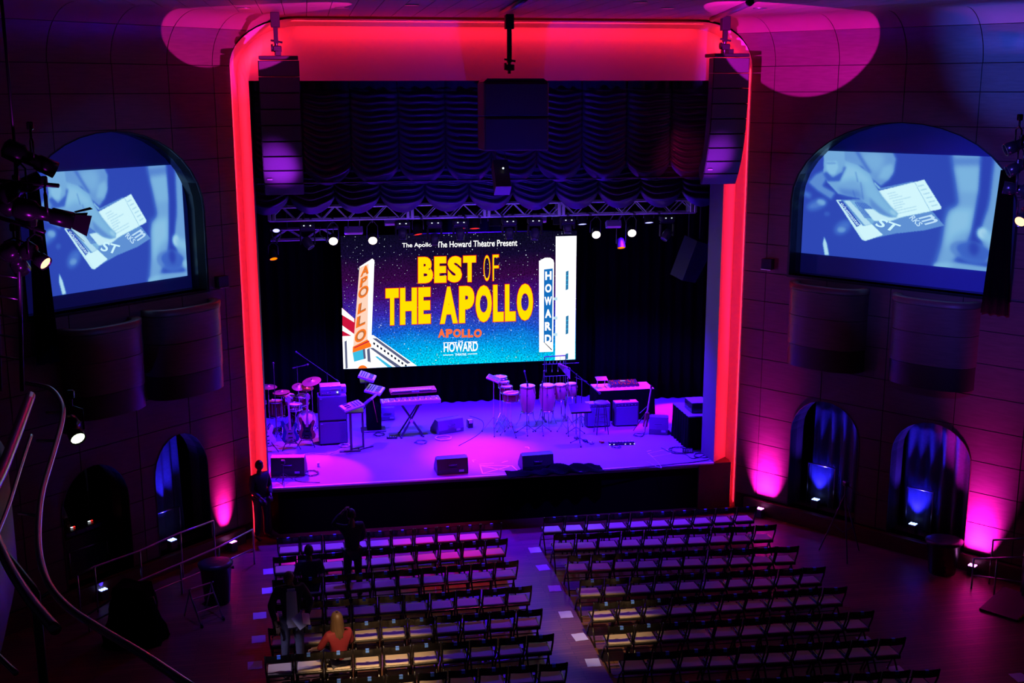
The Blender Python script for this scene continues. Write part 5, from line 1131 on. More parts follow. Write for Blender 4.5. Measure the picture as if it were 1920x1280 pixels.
# pedals, boxes and cables on the floor
P = F(1166, 834); t = thing('pedalboard', 'long low pedalboard with small lights right of the music stand', 'pedal', P, -.06); MB().box((0, .05, .03), (.62, .16, .05), RX(R(6)), ch=.008).build('board', blackgl, t)
for i in range(8): MB().box((-.26+i*.075, .07, .065), (.055, .07, .02), ch=.004).build('foot_switch', silver, t)
for x_ in (-.3, -.2, .08, .2, .3): MB().box((x_, -.032, .03), (.03, .006, .018)).build('indicator', ledw, t)
for px, py, m_, lb in ((1097, 828, teal, 'small turquoise pedal on the floor under the music stand'), (1109, 832, silver, 'small silver pedal on the floor beside the turquoise one'), (1128, 830, redk, 'small red pedal on the floor left of the pedalboard'), (1081, 823, dsteel, 'small dark pedal on the floor left of the music stand')):
    t = thing('effects_pedal', lb, 'pedal', F(px, py), .3, 'effects pedals'); MB().box((0, 0, .025), (.09, .12, .05), ch=.008).build('case', m_, t); MB().lathe([(.02, 0), (.018, .015), (.001, .015)], (0, -.03, .05), n=10).build('foot_switch', chrome, t)
P = F(881, 801); t = thing('stage_monitor_box', 'small white topped box beside the purple wedge monitor', 'box', P, .2); MB().box((0, 0, .10), (.13, .16, .20), ch=.01).build('case', blackgl, t); MB().box((0, -.02, .205), (.11, .1, .01)).box((-.0, -.084, .16), (.09, .008, .06)).build('white_panel', whitep, t)
P = F(1289, 848); t = thing('stage_socket_box', 'stage box with a row of white sockets at the right corner', 'box', P, -.1); MB().box((0, 0, .05), (.24, .10, .10), ch=.008).build('case', blackgl, t)
for i in range(5): MB().box((-.09+i*.045, -.053, .06), (.02, .01, .07)).build('socket', whitep, t)
P = F(735, 822); t = thing('power_strip', 'black power strip on the floor left of the cross stand', 'socket', P, -.1); MB().box((0, 0, .025), (.26, .07, .05), ch=.006).build('case', blackgl, t); m_ = MB()
for i in range(4): m_.box((-.09+.06*i, 0, .052), (.03, .03, .006))
m_.build('outlets', steel, t)
P = F(535, 895)
t = thing('camera_tripod', 'small black tripod with lamp in front of the left corner wedge', 'stand', F(532, 903)); tripod(MB(), .42, .22, .2).box((0, 0, .45), (.10, .08, .10), ch=.02).build('stand', dsteel, t)
def coil(px, py, r_, n_, m_, lb, seed, h=.02):
    P = F(px, py); rng = random.Random(seed); pts = []
    for i in range(n_*12): a = i*math.pi/6; rr = r_*(.7+.3*rng.random()); pts.append((P.x+rr*math.cos(a), P.y+rr*1.0*math.sin(a), ST+.012+h*rng.random()))
    tag(MB().tube(smoothpath(pts, 3), .007, 5).build('coiled_cable', m_), lb, 'cable', 'coiled cables on the stage floor')
coil(582, 888, .20, 4, cablem, 'dark cable coil right of the left corner wedge', 1); coil(646, 836, .14, 5, cablew, 'pale blue cable coil at the foot of the amplifier stack', 2); coil(832, 822, .22, 4, cablew, 'reddish lit cable tangle before the purple wedge', 3); coil(711, 815, .15, 3, cablem, 'thin dark cable loops behind the small synthesizer stand', 4); coil(1275, 845, .28, 4, cablem, 'dark cable loops around the stage socket box', 5); coil(1315, 855, .20, 3, cablem, 'dark cable loops in the right corner of the stage', 6); coil(1155, 838, .13, 2, cablem, 'thin cable loop in front of the pedalboard', 7); coil(790, 830, .18, 2, cablem, 'thin dark cable loop under the cross stand', 8); coil(1198, 756+60, .15, 2, cablem, 'dark cable loop near the upright bass', 9)
def run(pts, m_, lb, r_=.007):
    tag(MB().tube(smoothpath([F(*p)+Vector((0, 0, .01)) for p in pts], 5), r_, 5).build('loose_cable', m_), lb, 'cable', 'loose cables on the stage floor')
run([(640, 842), (615, 852), (585, 850), (560, 853), (530, 848)], cablew, 'pale cable running past the guitar stands'); run([(1330, 862), (1290, 868), (1200, 876), (1100, 884), (1060, 886)], cablem, 'black cable along the front edge right half', .010)
run([(600, 905), (560, 903), (554, 896), (570, 890)], cablem, 'thin black cable by the left front corner'); run([(860, 836), (900, 812), (905, 790), (880, 780)], cablem, 'thin dark cable behind the white topped box'); run([(1212, 866), (1240, 878), (1228, 862), (1215, 850)], cablew, 'short pale cable by the tape rectangle at right'); run([(1240, 840), (1262, 850), (1285, 852), (1300, 860), (1330, 850)], cablem, 'thick black cable leaving the socket box', .012)
# tape marks: thin strips lying on the deck
def tape(pts, lb, w_=.025):
    m_ = MB()
    for (a, b) in pts:
        A_, B_ = F(*a), F(*b); d = (B_-A_).normalized(); q = Vector((-d.y, d.x, 0))*w_/2
        m_.add([A_-q+Vector((0, 0, .003)), B_-q+Vector((0, 0, .003)), B_+q+Vector((0, 0, .003)), A_+q+Vector((0, 0, .003)), A_-q+Vector((0, 0, .0005)), B_-q+Vector((0, 0, .0005)), B_+q+Vector((0, 0, .0005)), A_+q+Vector((0, 0, .0005))], [(0, 1, 2, 3), (0, 4, 5, 1), (1, 5, 6, 2), (2, 6, 7, 3), (3, 7, 4, 0)])
    tag(m_.build('tape_mark', mat('pink_tape', (.75, .6, .75), .6, noise=.05)), lb, 'tape', 'tape marks on the stage floor')
tape([((900, 872), (960, 873)), ((960, 873), (975, 886)), ((905, 888), (975, 886)), ((900, 872), (905, 888)), ((902, 873), (968, 886)), ((955, 874), (906, 887))], 'crossed rectangle of tape at the front centre of the stage')
tape([((886, 862), (892, 862)), ((886, 862), (888, 866))], 'small tape corner above the crossed tape rectangle'); tape([((898, 870), (926, 868))], 'short tape strip above the crossed tape rectangle'); tape([((984, 838), (991, 838)), ((991, 838), (992, 841))], 'small tape corner right of stage centre'); tape([((941, 867), (952, 864))], 'tiny tape strip right of the tape corner')
tape([((1213, 846), (1221, 844))], 'small tape strip right of the pedalboard'); tape([((1215, 850), (1250, 842)), ((1250, 842), (1258, 850)), ((1258, 850), (1224, 856)), ((1224, 856), (1215, 850))], 'faint tape rectangle on the right of the stage', .012)
P = F(597, 874); t = thing('floor_light_box', 'tiny white box on the floor right of the left coil', 'box', P); MB().box((0, 0, .05), (.05, .08, .10), ch=.01).build('case', whitep, t); MB().box((0, -.043, .05), (.03, .008, .05)).build('front_panel', silver, t)
# ================================================================== CHAIRS
def make_chair():
    t = thing('folding_chair', 'x', 'chair')
    W = .44; w2 = W/2-.012
    MB().box((0, .02, .445), (.37, .36, .035), RX(R(-3)), ch=.012).build('seat', seatm, t)
    m_ = MB().box((0, .20, .43), (.41, .03, .045), RX(R(-3)), ch=.006).box((0, -.17, .425), (.41, .03, .045), ch=.006).box((-.197, .02, .43), (.025, .38, .045), RX(R(-3)), ch=.005).box((.197, .02, .43), (.025, .38, .045), RX(R(-3)), ch=.005); m_.build('seat_frame', chairb, t)
    rt = RX(R(10)); 
    MB().grid([[(x*.212, -.265-.018*(z-.70)/.12*.6+.028*(1-x*x)*-1+.02*k, z) for x in [i/5-1 for i in range(11)]] for k in (0,) for z in (.705, .825)]).grid([[(x*.212, -.265-.018*(z-.70)/.12*.6-.028*(1-x*x)+.02, z) for x in [i/5-1 for i in range(11)]] for z in (.705, .825)]).build('back_slat', chairb, t)
    for s in (-1, 1):
        MB().tube([(s*w2, .27, 0), (s*w2, .12, .25), (s*w2, -.12, .45), (s*w2, -.235, .66), (s*w2, -.275, .83)], .017, 6).build('front_leg', chairb, t)
        MB().tube([(s*(w2-.03), -.29, 0), (s*(w2-.03), -.05, .28), (s*(w2-.03), .16, .44)], .015, 6).build('rear_leg', chairb, t)
        MB().lathe([(.012, -.012), (.012, .012)], (s*(w2-.012), .0, .34), n=8, rot=RY(R(90))).build('hinge_bolt', chrome, t)
    MB().cyl((-w2+.03, -.22, .09), (w2-.03, -.22, .09), .010, n=6).build('stretcher', chairb, t); MB().cyl((-w2, .17, .17), (w2, .17, .17), .010, n=6).build('stretcher', chairb, t)
    MB().box((.0, -.305, .80), (.055, .006, .04), RX(R(-6))).box((0, -.285, .829), (.055, .04, .004)).build('number_tag', tagm, t)
    return t
PROTO = make_chair(); used_ = False
ORD = ['first', 'second', 'third', 'fourth', 'fifth', 'sixth', 'seventh', 'eighth', 'ninth', 'tenth']
ROWN = ['front', 'second', 'third', 'fourth', 'fifth', 'sixth', 'seventh', 'eighth']
LR = [((518.2, 1009.4), (942.5, 980.5)), ((511, 1046), (953, 1010)), ((509, 1088), (973.4, 1051.6)), ((506, 1134), (998.4, 1098)), ((501.3, 1179), (1018.7, 1142)), ((493.4, 1232), (1039.8, 1188.6)), ((486, 1284), (1066.5, 1242.6))]
RR = [((1018.3, 971.5), (1421, 949.5)), ((1038, 1003), (1457, 984)), ((1064, 1042), (1499.8, 1024.6)), ((1086.6, 1086.8), (1550.4, 1063.5)), ((1112, 1131.5), (1589.3, 1100)), ((1139.8, 1175.4), (1639.3, 1145)), ((1169.6, 1225.8), (1699.8, 1195.7)), ((1203, 1283), (1764, 1254.7))]
CH_ = {}
for blk, rows in (('left', LR), ('right', RR)):
    for r, (a, b) in enumerate(rows):
        A_, B_ = at_z(*a, .82), at_z(*b, .82); d = (B_-A_); L = d.length; d = d.normalized(); rz = math.atan2(d.y, d.x)
        for k in range(10):
            s_ = (k+.5)/10*L; fw = Vector((-d.y, d.x, 0)); P = A_+d*s_+fw*.275; P.z = 0
            P += Vector((random.uniform(-.006, .006), random.uniform(-.015, .015), 0))
            q = scr((P.x, P.y, .82))
            if q[1] > 1300 and r >= 7: continue
            kk = 9-k if blk == 'left' else k
            lb = 'black folding chair, %s from the centre aisle, %s row, %s block' % (ORD[kk], ROWN[r], blk)
            if not used_: o = PROTO; o.location = P; o.rotation_euler = (0, 0, rz+random.uniform(-.02, .02)); o['label'] = lb; used_ = True
            else: o = dup(PROTO, P, rz+random.uniform(-.02, .02), lb)
            o['group'] = 'folding chairs facing the stage'; CH_[(blk, r, kk)] = o
# sheets of paper taped to the floor beside the row ends
def sheet(px, py, lb, w_=.24, h_=.28, rz=0.0):
    P = at_z(px, py, 0.0); t = MB(); g_ = []
    for j in range(4): g_.append([((i/3-.5)*w_, (j/3-.5)*h_, .003+.004*((i+j) % 2)) for i in range(4)])
    o = t.grid(g_).build('floor_sheet', paperm); o.location = P; o.rotation_euler = (0, 0, rz); tag(o, lb, 'paper', 'sheets of paper on the floor at the row ends')
for i, (px, py) in enumerate(((1003, 1031), (1018, 1064), (1040, 1103), (1061, 1152), (1087, 1194), (1112, 1242))): sheet(px, py, 'blue lit paper sheet on the centre aisle floor beside the %s row' % ROWN[i], rz=.1*math.sin(i*2))
for i, (px, py) in enumerate(((505, 1071), (503, 1107), (487, 1154), (485, 1198), (478, 1247))): sheet(px, py, 'blue lit paper sheet on the left aisle floor beside the %s row' % ROWN[i+1], rz=.05)
sheet(1622, 1200, 'paper sheet on the floor at the right end of the sixth row'); sheet(1681, 1256, 'paper sheet on the floor at the right end of the seventh row'); sheet(1912, 1270, 'paper sheet on the floor at the lower right picture edge')
# ================================================================== UPLIGHTS
def uplight(loc, n, lens, lb, base=True, color=None, power=0, target=None, ang=40, h=.22, grp='floor uplights'):
    t = thing('floor_uplight', lb, 'light', loc, math.atan2(n.y, n.x)+math.pi/2, grp)
    MB().box((0, 0, h/2), (.17, .14, h), ch=.015).build('housing', blackgl if not base else mat('uplight_grey', (.10, .10, .13), .5, noise=.1), t)
    m_ = MB()
    for i in range(-1, 2):
        for j in range(-1, 2): m_.lathe([(.024, 0), (.022, .012), (.001, .016)], (i*.052, j*.045, h), n=8)
    m_.build('lens_cluster', lens, t)
    if power and ang <= 50:
        P_ = Vector(loc)+Vector((0, 0, h+.04)); l = bpy.data.lights.new('uplight_beam', 'AREA'); l.shape = 'RECTANGLE'; l.size = .42 if ang > 40 else .16; l.size_y = .06; l.color = color; l.energy = power; l.spread = R(ang)
        o = bpy.data.objects.new('uplight_beam', l); COL.objects.link(o); X = Vector((n.y, -n.x, 0)).normalized(); Zv = -(Vector(target)-P_).normalized(); Zv = (Zv-X*Zv.dot(X)).normalized(); Yv = Zv.cross(X)
        o.matrix_world = Matrix(((X.x, Yv.x, Zv.x, P_.x), (X.y, Yv.y, Zv.y, P_.y), (X.z, Yv.z, Zv.z, P_.z), (0, 0, 0, 1)))
    elif power: spot('uplight_beam', Vector(loc)+Vector((0, 0, h+.05)), target, color, power, ang, .7, .04)
def wl_up(side, px, py, off, lens, lb, color, power, ang, z0, h=.2, lean=.25, up=4.0):
    r = Vector(ray(px, py)); c = Vector(CAM); p, d, n = WALL[side]; q = p+n*off; P = c+r*((q-c).dot(n)/r.dot(n)); P.z = max(P.z-h, z0); P.z = z0
    uplight(P, n, lens, lb, True, color, power, P+Vector((0, 0, up))-n*lean, ang, h)
wl_up('right', 1425, 948, .24, lensmg, 'magenta uplight at the foot of the right wall beside the red pillar', (1, .01, .75), 80, 50, 0.0, up=3, lean=1.0)
wl_up('right', 1822, 1078, .24, lensmg, 'magenta uplight at the foot of the right wall near the ramp rail', (1, .01, .75), 95, 50, 0.0, up=3, lean=1.0)
wl_up('left', 436, 1020, .24, lensmg, 'magenta uplight at the foot of the left wall beside the red pillar', (1, .01, .5), 22, 36, 0.0, up=3, lean=1.0)
wl_up('right', 1529, 944, -.30, lensub, 'blue uplight in the right wall arch nearer the stage', (.03, .02, 1), 700, 70, 0.335, lean=.3)
wl_up('right', 1711, 993, -.30, lensub, 'blue uplight in the right wall arch farther from the stage', (.03, .02, 1), 900, 70, 0.335, lean=.3)
wl_up('left', 324, 1028, -.15, lensub, 'blue uplight in the left wall arch nearer the stage', (.03, .02, 1), 350, 61, 0.335, lean=.4)
wl_up('left', 192, 1098, .15, lensub, 'blue uplight before the left wall arch with the mixing desk', (.03, .02, 1), 160, 52, 0.0, lean=.2)
# glass and rails in the arches
def glassrail(side, u0, u1, off, zt, lb, z0=0.335):
    p, d, n = WALL[side]; c = wp(side, (u0+u1)/2, z0, off); t = thing('arch_guard_rail', lb, 'railing', c, 0, 'guard rails in the wall arches')
    MB().tube([wp(side, u0, zt, off), wp(side, u1, zt, off)], .018, 8).build('top_rail', steel, t, world=True)
    for u in (u0, u1): MB().tube([wp(side, u, z0, off), wp(side, u, zt, off)], .014, 8).build('post', steel, t, world=True)
    gm = mat('clear_glass', (.6, .65, .8), .05, noise=.02); gm.node_tree.nodes['Principled BSDF'].inputs['Transmission Weight'].default_value = .95; gm.node_tree.nodes['Principled BSDF'].inputs['IOR'].default_value = 1.1
    MB().prism([(u0+.03, z0+.05), (u1-.03, z0+.05), (u1-.03, zt-.03), (u0+.03, zt-.03)], p, d, UP3, n, off-.004, off+.004).build('glass_panel', gm, t, world=True)
def arch_rail(side, ppx, lb):
    us = [at_wall(side, *q, -.45) for q in ppx]; glassrail(side, us[0][0], us[1][0], -.45, (us[0][1]+us[1][1])/2, lb)
arch_rail('left', ((293, 968), (336, 944)), 'guard rail in the left wall arch nearer the stage'); arch_rail('left', ((130, 1040), (200, 1008)), 'guard rail in the left wall arch before the mixing desk')
arch_rail('right', ((1516, 866), (1566, 879)), 'guard rail in the right wall arch nearer the stage'); arch_rail('right', ((1702, 911), (1750, 924)), 'guard rail in the right wall arch farther from the stage')
# ramp guard rails
def guard(side, off, tops, base_z, lb, r_=.02, mid=False):
    p, d, n = WALL[side]; pts = []
    for px, py in tops:
        u, z = at_wall(side, px, py, off); pts.append((u, z))
    c = wp(side, pts[0][0], 0, off); t = thing('guard_rail', lb, 'railing', c, 0, 'metal guard rails along the walls')
    MB().tube([wp(side, u, z, off) for u, z in pts], r_, 8).build('top_rail', steel, t, world=True)
    if mid: MB().tube([wp(side, u, base_z+(z-base_z)*.45, off) for u, z in pts], r_*.8, 8).build('middle_rail', steel, t, world=True)
    for u, z in pts: MB().tube([wp(side, u, base_z, off), wp(side, u, z, off)], r_*.9, 8).build('post', steel, t, world=True)
guard('left', .55, ((145, 1078), (177, 1062), (262, 1032), (338, 998), (400, 976)), 0.0, 'upper thin metal guard rail along the left wall')
guard('left', 1.15, ((165, 1152), (262, 1088), (338, 1056), (410, 1025), (474, 992)), 0.0, 'lower metal guard rail of the left side ramp', mid=True)
guard('right', .9, ((1826, 1047), (1870, 1046), (1924, 1044)), 0.0, 'metal guard rail at the right picture edge', mid=True); guard('right', .45, ((1862, 1012), (1924, 1009)), 0.0, 'thin back guard rail behind the right one')
P = at_z(1856, 1150, 0); t = thing('ramp_edge', 'low dark ramp with a striped yellow safety edge at right', 'ramp', P, .6)
MB().prism([(0, 0), (1.0, 0), (1.0, .16), (0, .04)], (0, 0, 0), (1, 0, 0), (0, 0, 1), (0, 1, 0), -.5, .2).build('ramp_body', black, t)
for i in range(9): MB().box((.06+i*.09, -.51, .04+i*.005), (.05, .015, .05), RY(R(30))).build('stripe', mat('safety_yellow', (.75, .5, .03), .5, noise=.05), t)
# bins and equipment by the walls
def bin_(px, py, top, w_, lb, rz=0):
    P = at_z(px, py, 0); h = hgt(P, top); t = thing('waste_bin', lb, 'bin', P, rz, 'dark bins'); 
    MB().lathe([(w_*.40, 0), (w_*.5, h*.86), (w_*.52, h*.88), (w_*.54, h*.92), (w_*.5, h*.94)], n=14, sx=1, sy=.9).build('bin_body', blackgl, t); MB().lathe([(w_*.55, h*.9), (w_*.57, h*.97), (w_*.4, h), (.001, h)], n=14, sx=1, sy=.9).build('liner', mat('bin_liner', (.03, .03, .04), .35, noise=.5, bump=.6), t); MB().cyl((w_*.5, .05, h*.8), (w_*.58, .05, h*.8), .03).build('handle', dsteel, t)
bin_(408, 1128, 1052, .58, 'tall dark bin by the left ramp rail'); bin_(1766, 1072, 1010, .66, 'large dark bin below the farther right wall arch')
P = at_z(255, 1200, 0); t = thing('covered_equipment', 'dark covered equipment heap at the lower left by the ramp', 'equipment', P); rows = []
for j in range(9):
    a = j/8; rows.append([((.55+.06*math.sin(i*2.1+j))*(1-a*.45)*math.cos(i*math.pi/9), (.42+.05*math.sin(i*1.3))*(1-a*.45)*math.sin(i*math.pi/9), 1.05*a+.04*math.sin(i+j)*a) for i in range(19)])
MB().grid(rows).add([rows[-1][i] for i in range(18)], [tuple(range(18))]).build('dust_cover', blackcl, t); MB().tube([(.3, -.3, .9), (.4, -.35, .95), (.42, -.32, .8)], .012, 6).build('handle', steel, t)
P = at_z(383, 1160, 0); t = thing('folded_cart', 'silver framed folding trolley standing by the left ramp', 'trolley', P, .6)
for s_ in (-.22, .22): MB().tube([(s_, -.3, .03), (s_, .02, .48), (s_, .08, .62), (s_, .0, .66)], .016, 8).tube([(s_, .32, .03), (s_, .06, .60)], .014, 8).build('side_frame', steel, t); MB().lathe([(.04, -.012), (.04, .012)], (s_, -.3, .04), n=12, rot=RY(R(90))).build('wheel', rubber, t)
MB().cyl((-.22, .0, .45), (.22, .0, .45), .014).cyl((-.22, -.15, .24), (.22, -.15, .24), .014).cyl((-.22, .08, .62), (.22, .08, .62), .014).build('cross_bars', steel, t)
P = at_z(1578, 1040, 0); h = hgt(P, 908); t = thing('camera_tripod', 'tall dark tripod standing before the right wall arches', 'tripod', P)
for a in (.3, 2.4, 4.5): MB().cyl((0, 0, h-.22), (.48*math.cos(a), .48*math.sin(a), 0), .018, .012).build('leg', dsteel, t)
MB().cyl((0, 0, h-.5), (0, 0, h), .018).box((0, 0, h+.02), (.11, .16, .10), ch=.02).cyl((0, -.05, h), (.18, -.3, h-.12), .01).build('head', dsteel, t)
MB().cyl((0, 0, .5), (.22, .02, .6), .008).cyl((0, 0, .5), (-.12, .2, .6), .008).cyl((0, 0, .5), (-.1, -.2, .6), .008).build('spreader', dsteel, t)
# mixing desk inside the far left arch
c = wp('left', 3.65, 0.335, -.68); t = thing('mixing_desk', 'mixing desk with small red and white lights in the far left arch', 'mixer', c, math.pi+R(46)); 
MB().box((0, 0, .40), (1.1, .4, .8), ch=.02).build('table', black, t); MB().box((0, 0, .86), (1.0, .45, .10), RX(R(8)), ch=.015).build('console', blackgl, t)
for x_, m_ in ((-.25, lensrd), (-.2, ledw), (.15, lensrd), (.19, ledw), (.42, lensrd)): MB().box((x_, -.02, .925), (.05, .03, .012)).build('indicator', m_, t)
# ================================================================== BALCONY AT LEFT
ZB = 6.45
def RAIL(pts, z): return [at_z(px, py, z) for px, py in pts]
outer = smoothpath(RAIL([(50, 718), (92, 727), (114, 752), (117, 785), (100, 850), (80, 918), (72, 980), (74, 1040), (92, 1096), (130, 1140), (190, 1180), (270, 1228), (360, 1288)], ZB), 6)
t = thing('balcony_rail', 'curved metal balcony railing sweeping down the lower left', 'railing', outer[0])
MB().tube(outer, .024, 8).build('top_rail', steel, t, world=True)
inn = smoothpath([Vector((p.x-.22, p.y-.05, ZB-.28)) for p in RAIL([(100, 760), (88, 800), (66, 880), (40, 950), (26, 1000), (24, 1060), (45, 1115), (100, 1165)], ZB)], 6)
MB().tube(inn, .018, 8).build('lower_rail', steel, t, world=True)
for a_, b_ in (((116, 772), (88, 773)), ((103, 826), (70, 826)), ((74, 967), (36, 962)), ((100, 1105), (60, 1132))):
    MB().tube([at_z(*a_, ZB), at_z(*b_, ZB-.14)], .014, 6).build('bracket', steel, t, world=True)
fa = smoothpath([Vector((p.x-.30, p.y-.1, 0)) for p in RAIL([(20, 700), (62, 740), (70, 780), (52, 860), (28, 940), (22, 1010), (26, 1080), (60, 1130), (130, 1190), (240, 1270), (330, 1340)], ZB)], 6)
rows = [[Vector((p.x, p.y, z)) for p in fa] for z in (4.9, 5.95)]+[[Vector((p.x-.12, p.y-.08, 5.97)) for p in fa], [Vector((p.x-.12, p.y-.08, 4.9)) for p in fa]]
MB().grid(rows).build('wall_balcony_front', mat('balcony_front', (.07, .022, .012), .5, noise=.3), None, kind='structure')
fl_ = [[Vector((p.x-.1, p.y-.08, 5.1)) for p in fa], [Vector((p.x-3.5, p.y-.6, 5.1)) for p in fa]]; MB().grid(fl_).build('floor_balcony', black, None, kind='structure')
near = smoothpath([at_z(px, py, 7.3) for px, py in ((-30, 945), (0, 890), (28, 820), (57, 742))], 5)
t = thing('near_handrail', 'thick grey handrail tube at the left picture edge', 'railing', near[0]); MB().tube(near, .035, 10).build('tube', steel, t, world=True)

low = smoothpath([at_z(px, py, 6.9) for px, py in ((-20, 980), (2, 1030), (25, 1075), (60, 1128), (104, 1180))], 6)
t = thing('near_handrail', 'curved grey handrail tube in the lower left corner', 'railing', low[0]); MB().tube(low, .03, 10).build('tube', steel, t, world=True)
low2 = [at_z(px, py, 6.9) for px, py in ((-10, 1010), (62, 1100), (66, 1110))]; MB().tube(low2, .018, 8).build('inner_tube', dsteel, t, world=True); e = low2[-1]; MB().tube([e, Vector((e.x, e.y, 6.2))], .025, 8).build('post', dsteel, t, world=True)
def rotd(d): return Vector(d).normalized().to_track_quat('Z', 'Y').to_matrix()
def profile_spot(P, d, lb, L=.62, r_=.11, lens=None, doors=False, hook=None, nm='stage_spotlight'):
    t = thing(nm, lb, 'light', P, 0, 'spotlights on the side ladders'); rt = rotd(d); d = Vector(d).normalized()
    MB().lathe([(r_*.5, -L*.55), (r_*1.05, -L*.5), (r_*1.1, -L*.22), (r_*.72, -L*.15), (r_*.68, L*.05), (r_*.85, L*.08), (r_*.9, L*.42), (r_*.82, L*.42), (r_*.8, L*.36), (.001, L*.36)], n=14, rot=rt).build('lamp_body', blackgl, t)
    MB().lathe([(.001, L*.365), (r_*.78, L*.365), (r_*.78, L*.372), (.001, L*.375)], n=14, rot=rt).build('lens', lens or mat('dark_lens', (.05, .05, .1), .1, noise=.05), t)
    m_ = MB(); X = rt@Vector((1, 0, 0)); up = Vector((0, 0, 1)); h_ = .26
    m_.tube([X*r_*1.15, X*r_*1.15+up*h_*.8, up*h_, -X*r_*1.15+up*h_*.8, -X*r_*1.15], .012, 6).cyl(up*h_, up*(h_+.10), .014).box(up*(h_+.12), (.07, .06, .09), ch=.012).build('yoke', blackgl, t)
    if doors:
        m_ = MB()
        for k in range(4):
            a = k*math.pi/2; u_ = rt@Vector((math.cos(a), math.sin(a), 0)); v_ = rt@Vector((-math.sin(a), math.cos(a), 0)); b = d*L*.42+u_*r_*.9; f = d*L*.42+u_*r_*1.7+d*.16
            m_.add([b-v_*.08, b+v_*.08, f+v_*.12, f-v_*.12, b-v_*.08+u_*.004, b+v_*.08+u_*.004, f+v_*.12+u_*.004, f-v_*.12+u_*.004], [(0, 1, 2, 3), (7, 6, 5, 4), (0, 4, 5, 1), (1, 5, 6, 2), (2, 6, 7, 3), (3, 7, 4, 0)])
        m_.build('barn_doors', black, t)
    return t
YS = 14.0
P = at_y(22, 400, YS); t = thing('lighting_ladder', 'dark vertical lighting ladder at the left picture edge', 'ladder', (P.x, YS, 4.0))
a0, a1 = at_y(36, 670, YS), at_y(30, 300, YS); b0, b1 = at_y(-6, 670, YS), at_y(-12, 300, YS)
MB().tube([Vector((a0.x, YS, a0.z-.4)), a1], .026, 8).tube([Vector((b0.x, YS, b0.z-.4)), b1], .026, 8).build('uprights', dsteel, t, world=True)
for py in (345, 400, 465, 520, 560, 595, 632, 672): A_, B_ = at_y(-8, py-6, YS), at_y(38, py+2, YS); MB().tube([A_, B_], .014, 6).build('rung', steel, t, world=True)
for p_, q_, lb in (((-10, 338), (110, 348), 'u'), ((0, 408), (84, 435), 'l')): MB().tube([at_y(*p_, YS-.1), at_y(*q_, YS-.35)], .024, 8).build('outrigger_pipe', blackgl, t, world=True)
MB().tube([Vector((a1.x, YS, a1.z)), Vector((a1.x, YS, ZT))], .02, 6).tube([Vector((b1.x, YS, b1.z)), Vector((b1.x, YS, ZT))], .02, 6).build('suspension_cables', dsteel, t, world=True)
profile_spot(at_y(62, 300, YS), (.75, .25, -.42), 'dark spotlight topmost on the left ladder'); profile_spot(at_y(42, 350, YS-.1), (.6, .4, .25), 'dark spotlight second from top on the left ladder', L=.5)
profile_spot(at_y(88, 402, YS-.3), (.85, .25, -.28), 'magenta lit spotlight with barn doors on the left ladder', L=.66, doors=True); profile_spot(at_y(68, 481, YS-.3), (.75, -.45, -.5), 'round lamp glowing orange white on the left ladder', L=.36, r_=.095, lens=glow('amber_lens', (1, .5, .25), 2.5))
profile_spot(at_y(35, 398, YS), (.4, .6, -.5), 'dark spotlight behind the one with barn doors', L=.5); profile_spot(at_y(30, 488, YS), (.2, .5, -.7), 'dark spotlight lowest on the left ladder', L=.42)
P = at_y(1930, 400, 15.0); t = thing('lighting_ladder', 'dark vertical lighting ladder at the right picture edge', 'ladder', P)
for px in (1925, 1960): MB().tube([at_y(px, 640, 15), at_y(px, 250, 15)], .026, 8).build('upright', dsteel, t, world=True)
for py in (270, 330, 390, 450, 510, 570): MB().tube([at_y(1922, py, 15), at_y(1962, py, 15)], .014, 6).build('rung', steel, t, world=True)
MB().tube([at_y(1925, 250, 15), Vector((at_y(1925, 250, 15).x, 15, ZT))], .02, 6).build('suspension_cable', dsteel, t, world=True)
for px, py, d, ln, lb in ((1908, 272, (-.8, .2, -.35), None, 'dark spotlight topmost at the right picture edge'), (1912, 312, (-.8, .2, -.4), None, 'purple lit spotlight second from top at the right edge'), (1906, 355, (-.6, .4, .1), None, 'dark spotlight third from top at the right edge'), (1922, 405, (-.75, -.5, -.4), glow('amber_lens', (1, .5, .25), 2.5), 'amber glowing lamp at the right picture edge')):
    profile_spot(at_y(px, py, 15), d, lb, L=.42, r_=.10, lens=ln)
P = at_z(138, 808, 6.0); P = outer[12]+Vector((.22, .05, -.42)); P = at_y(138, 808, outer[12].y)
profile_spot(P, (.45, -.75, -.45), 'bright greenish white lamp hanging from the left balcony rail', L=.30, r_=.09, lens=glow('lamp_lens_pale', (.85, 1, .7), 2.2))
spot('ladder_magenta', at_y(110, 520, 13)+Vector((0, -.2, -.6)), at_y(70, 400, YS), (.7, .02, 1), 60, 90, .6)
spot('ladder_magenta_right', (9.0, 14.2, 4.6), at_y(1912, 340, 15), (.6, .02, 1), 60, 60, .6)
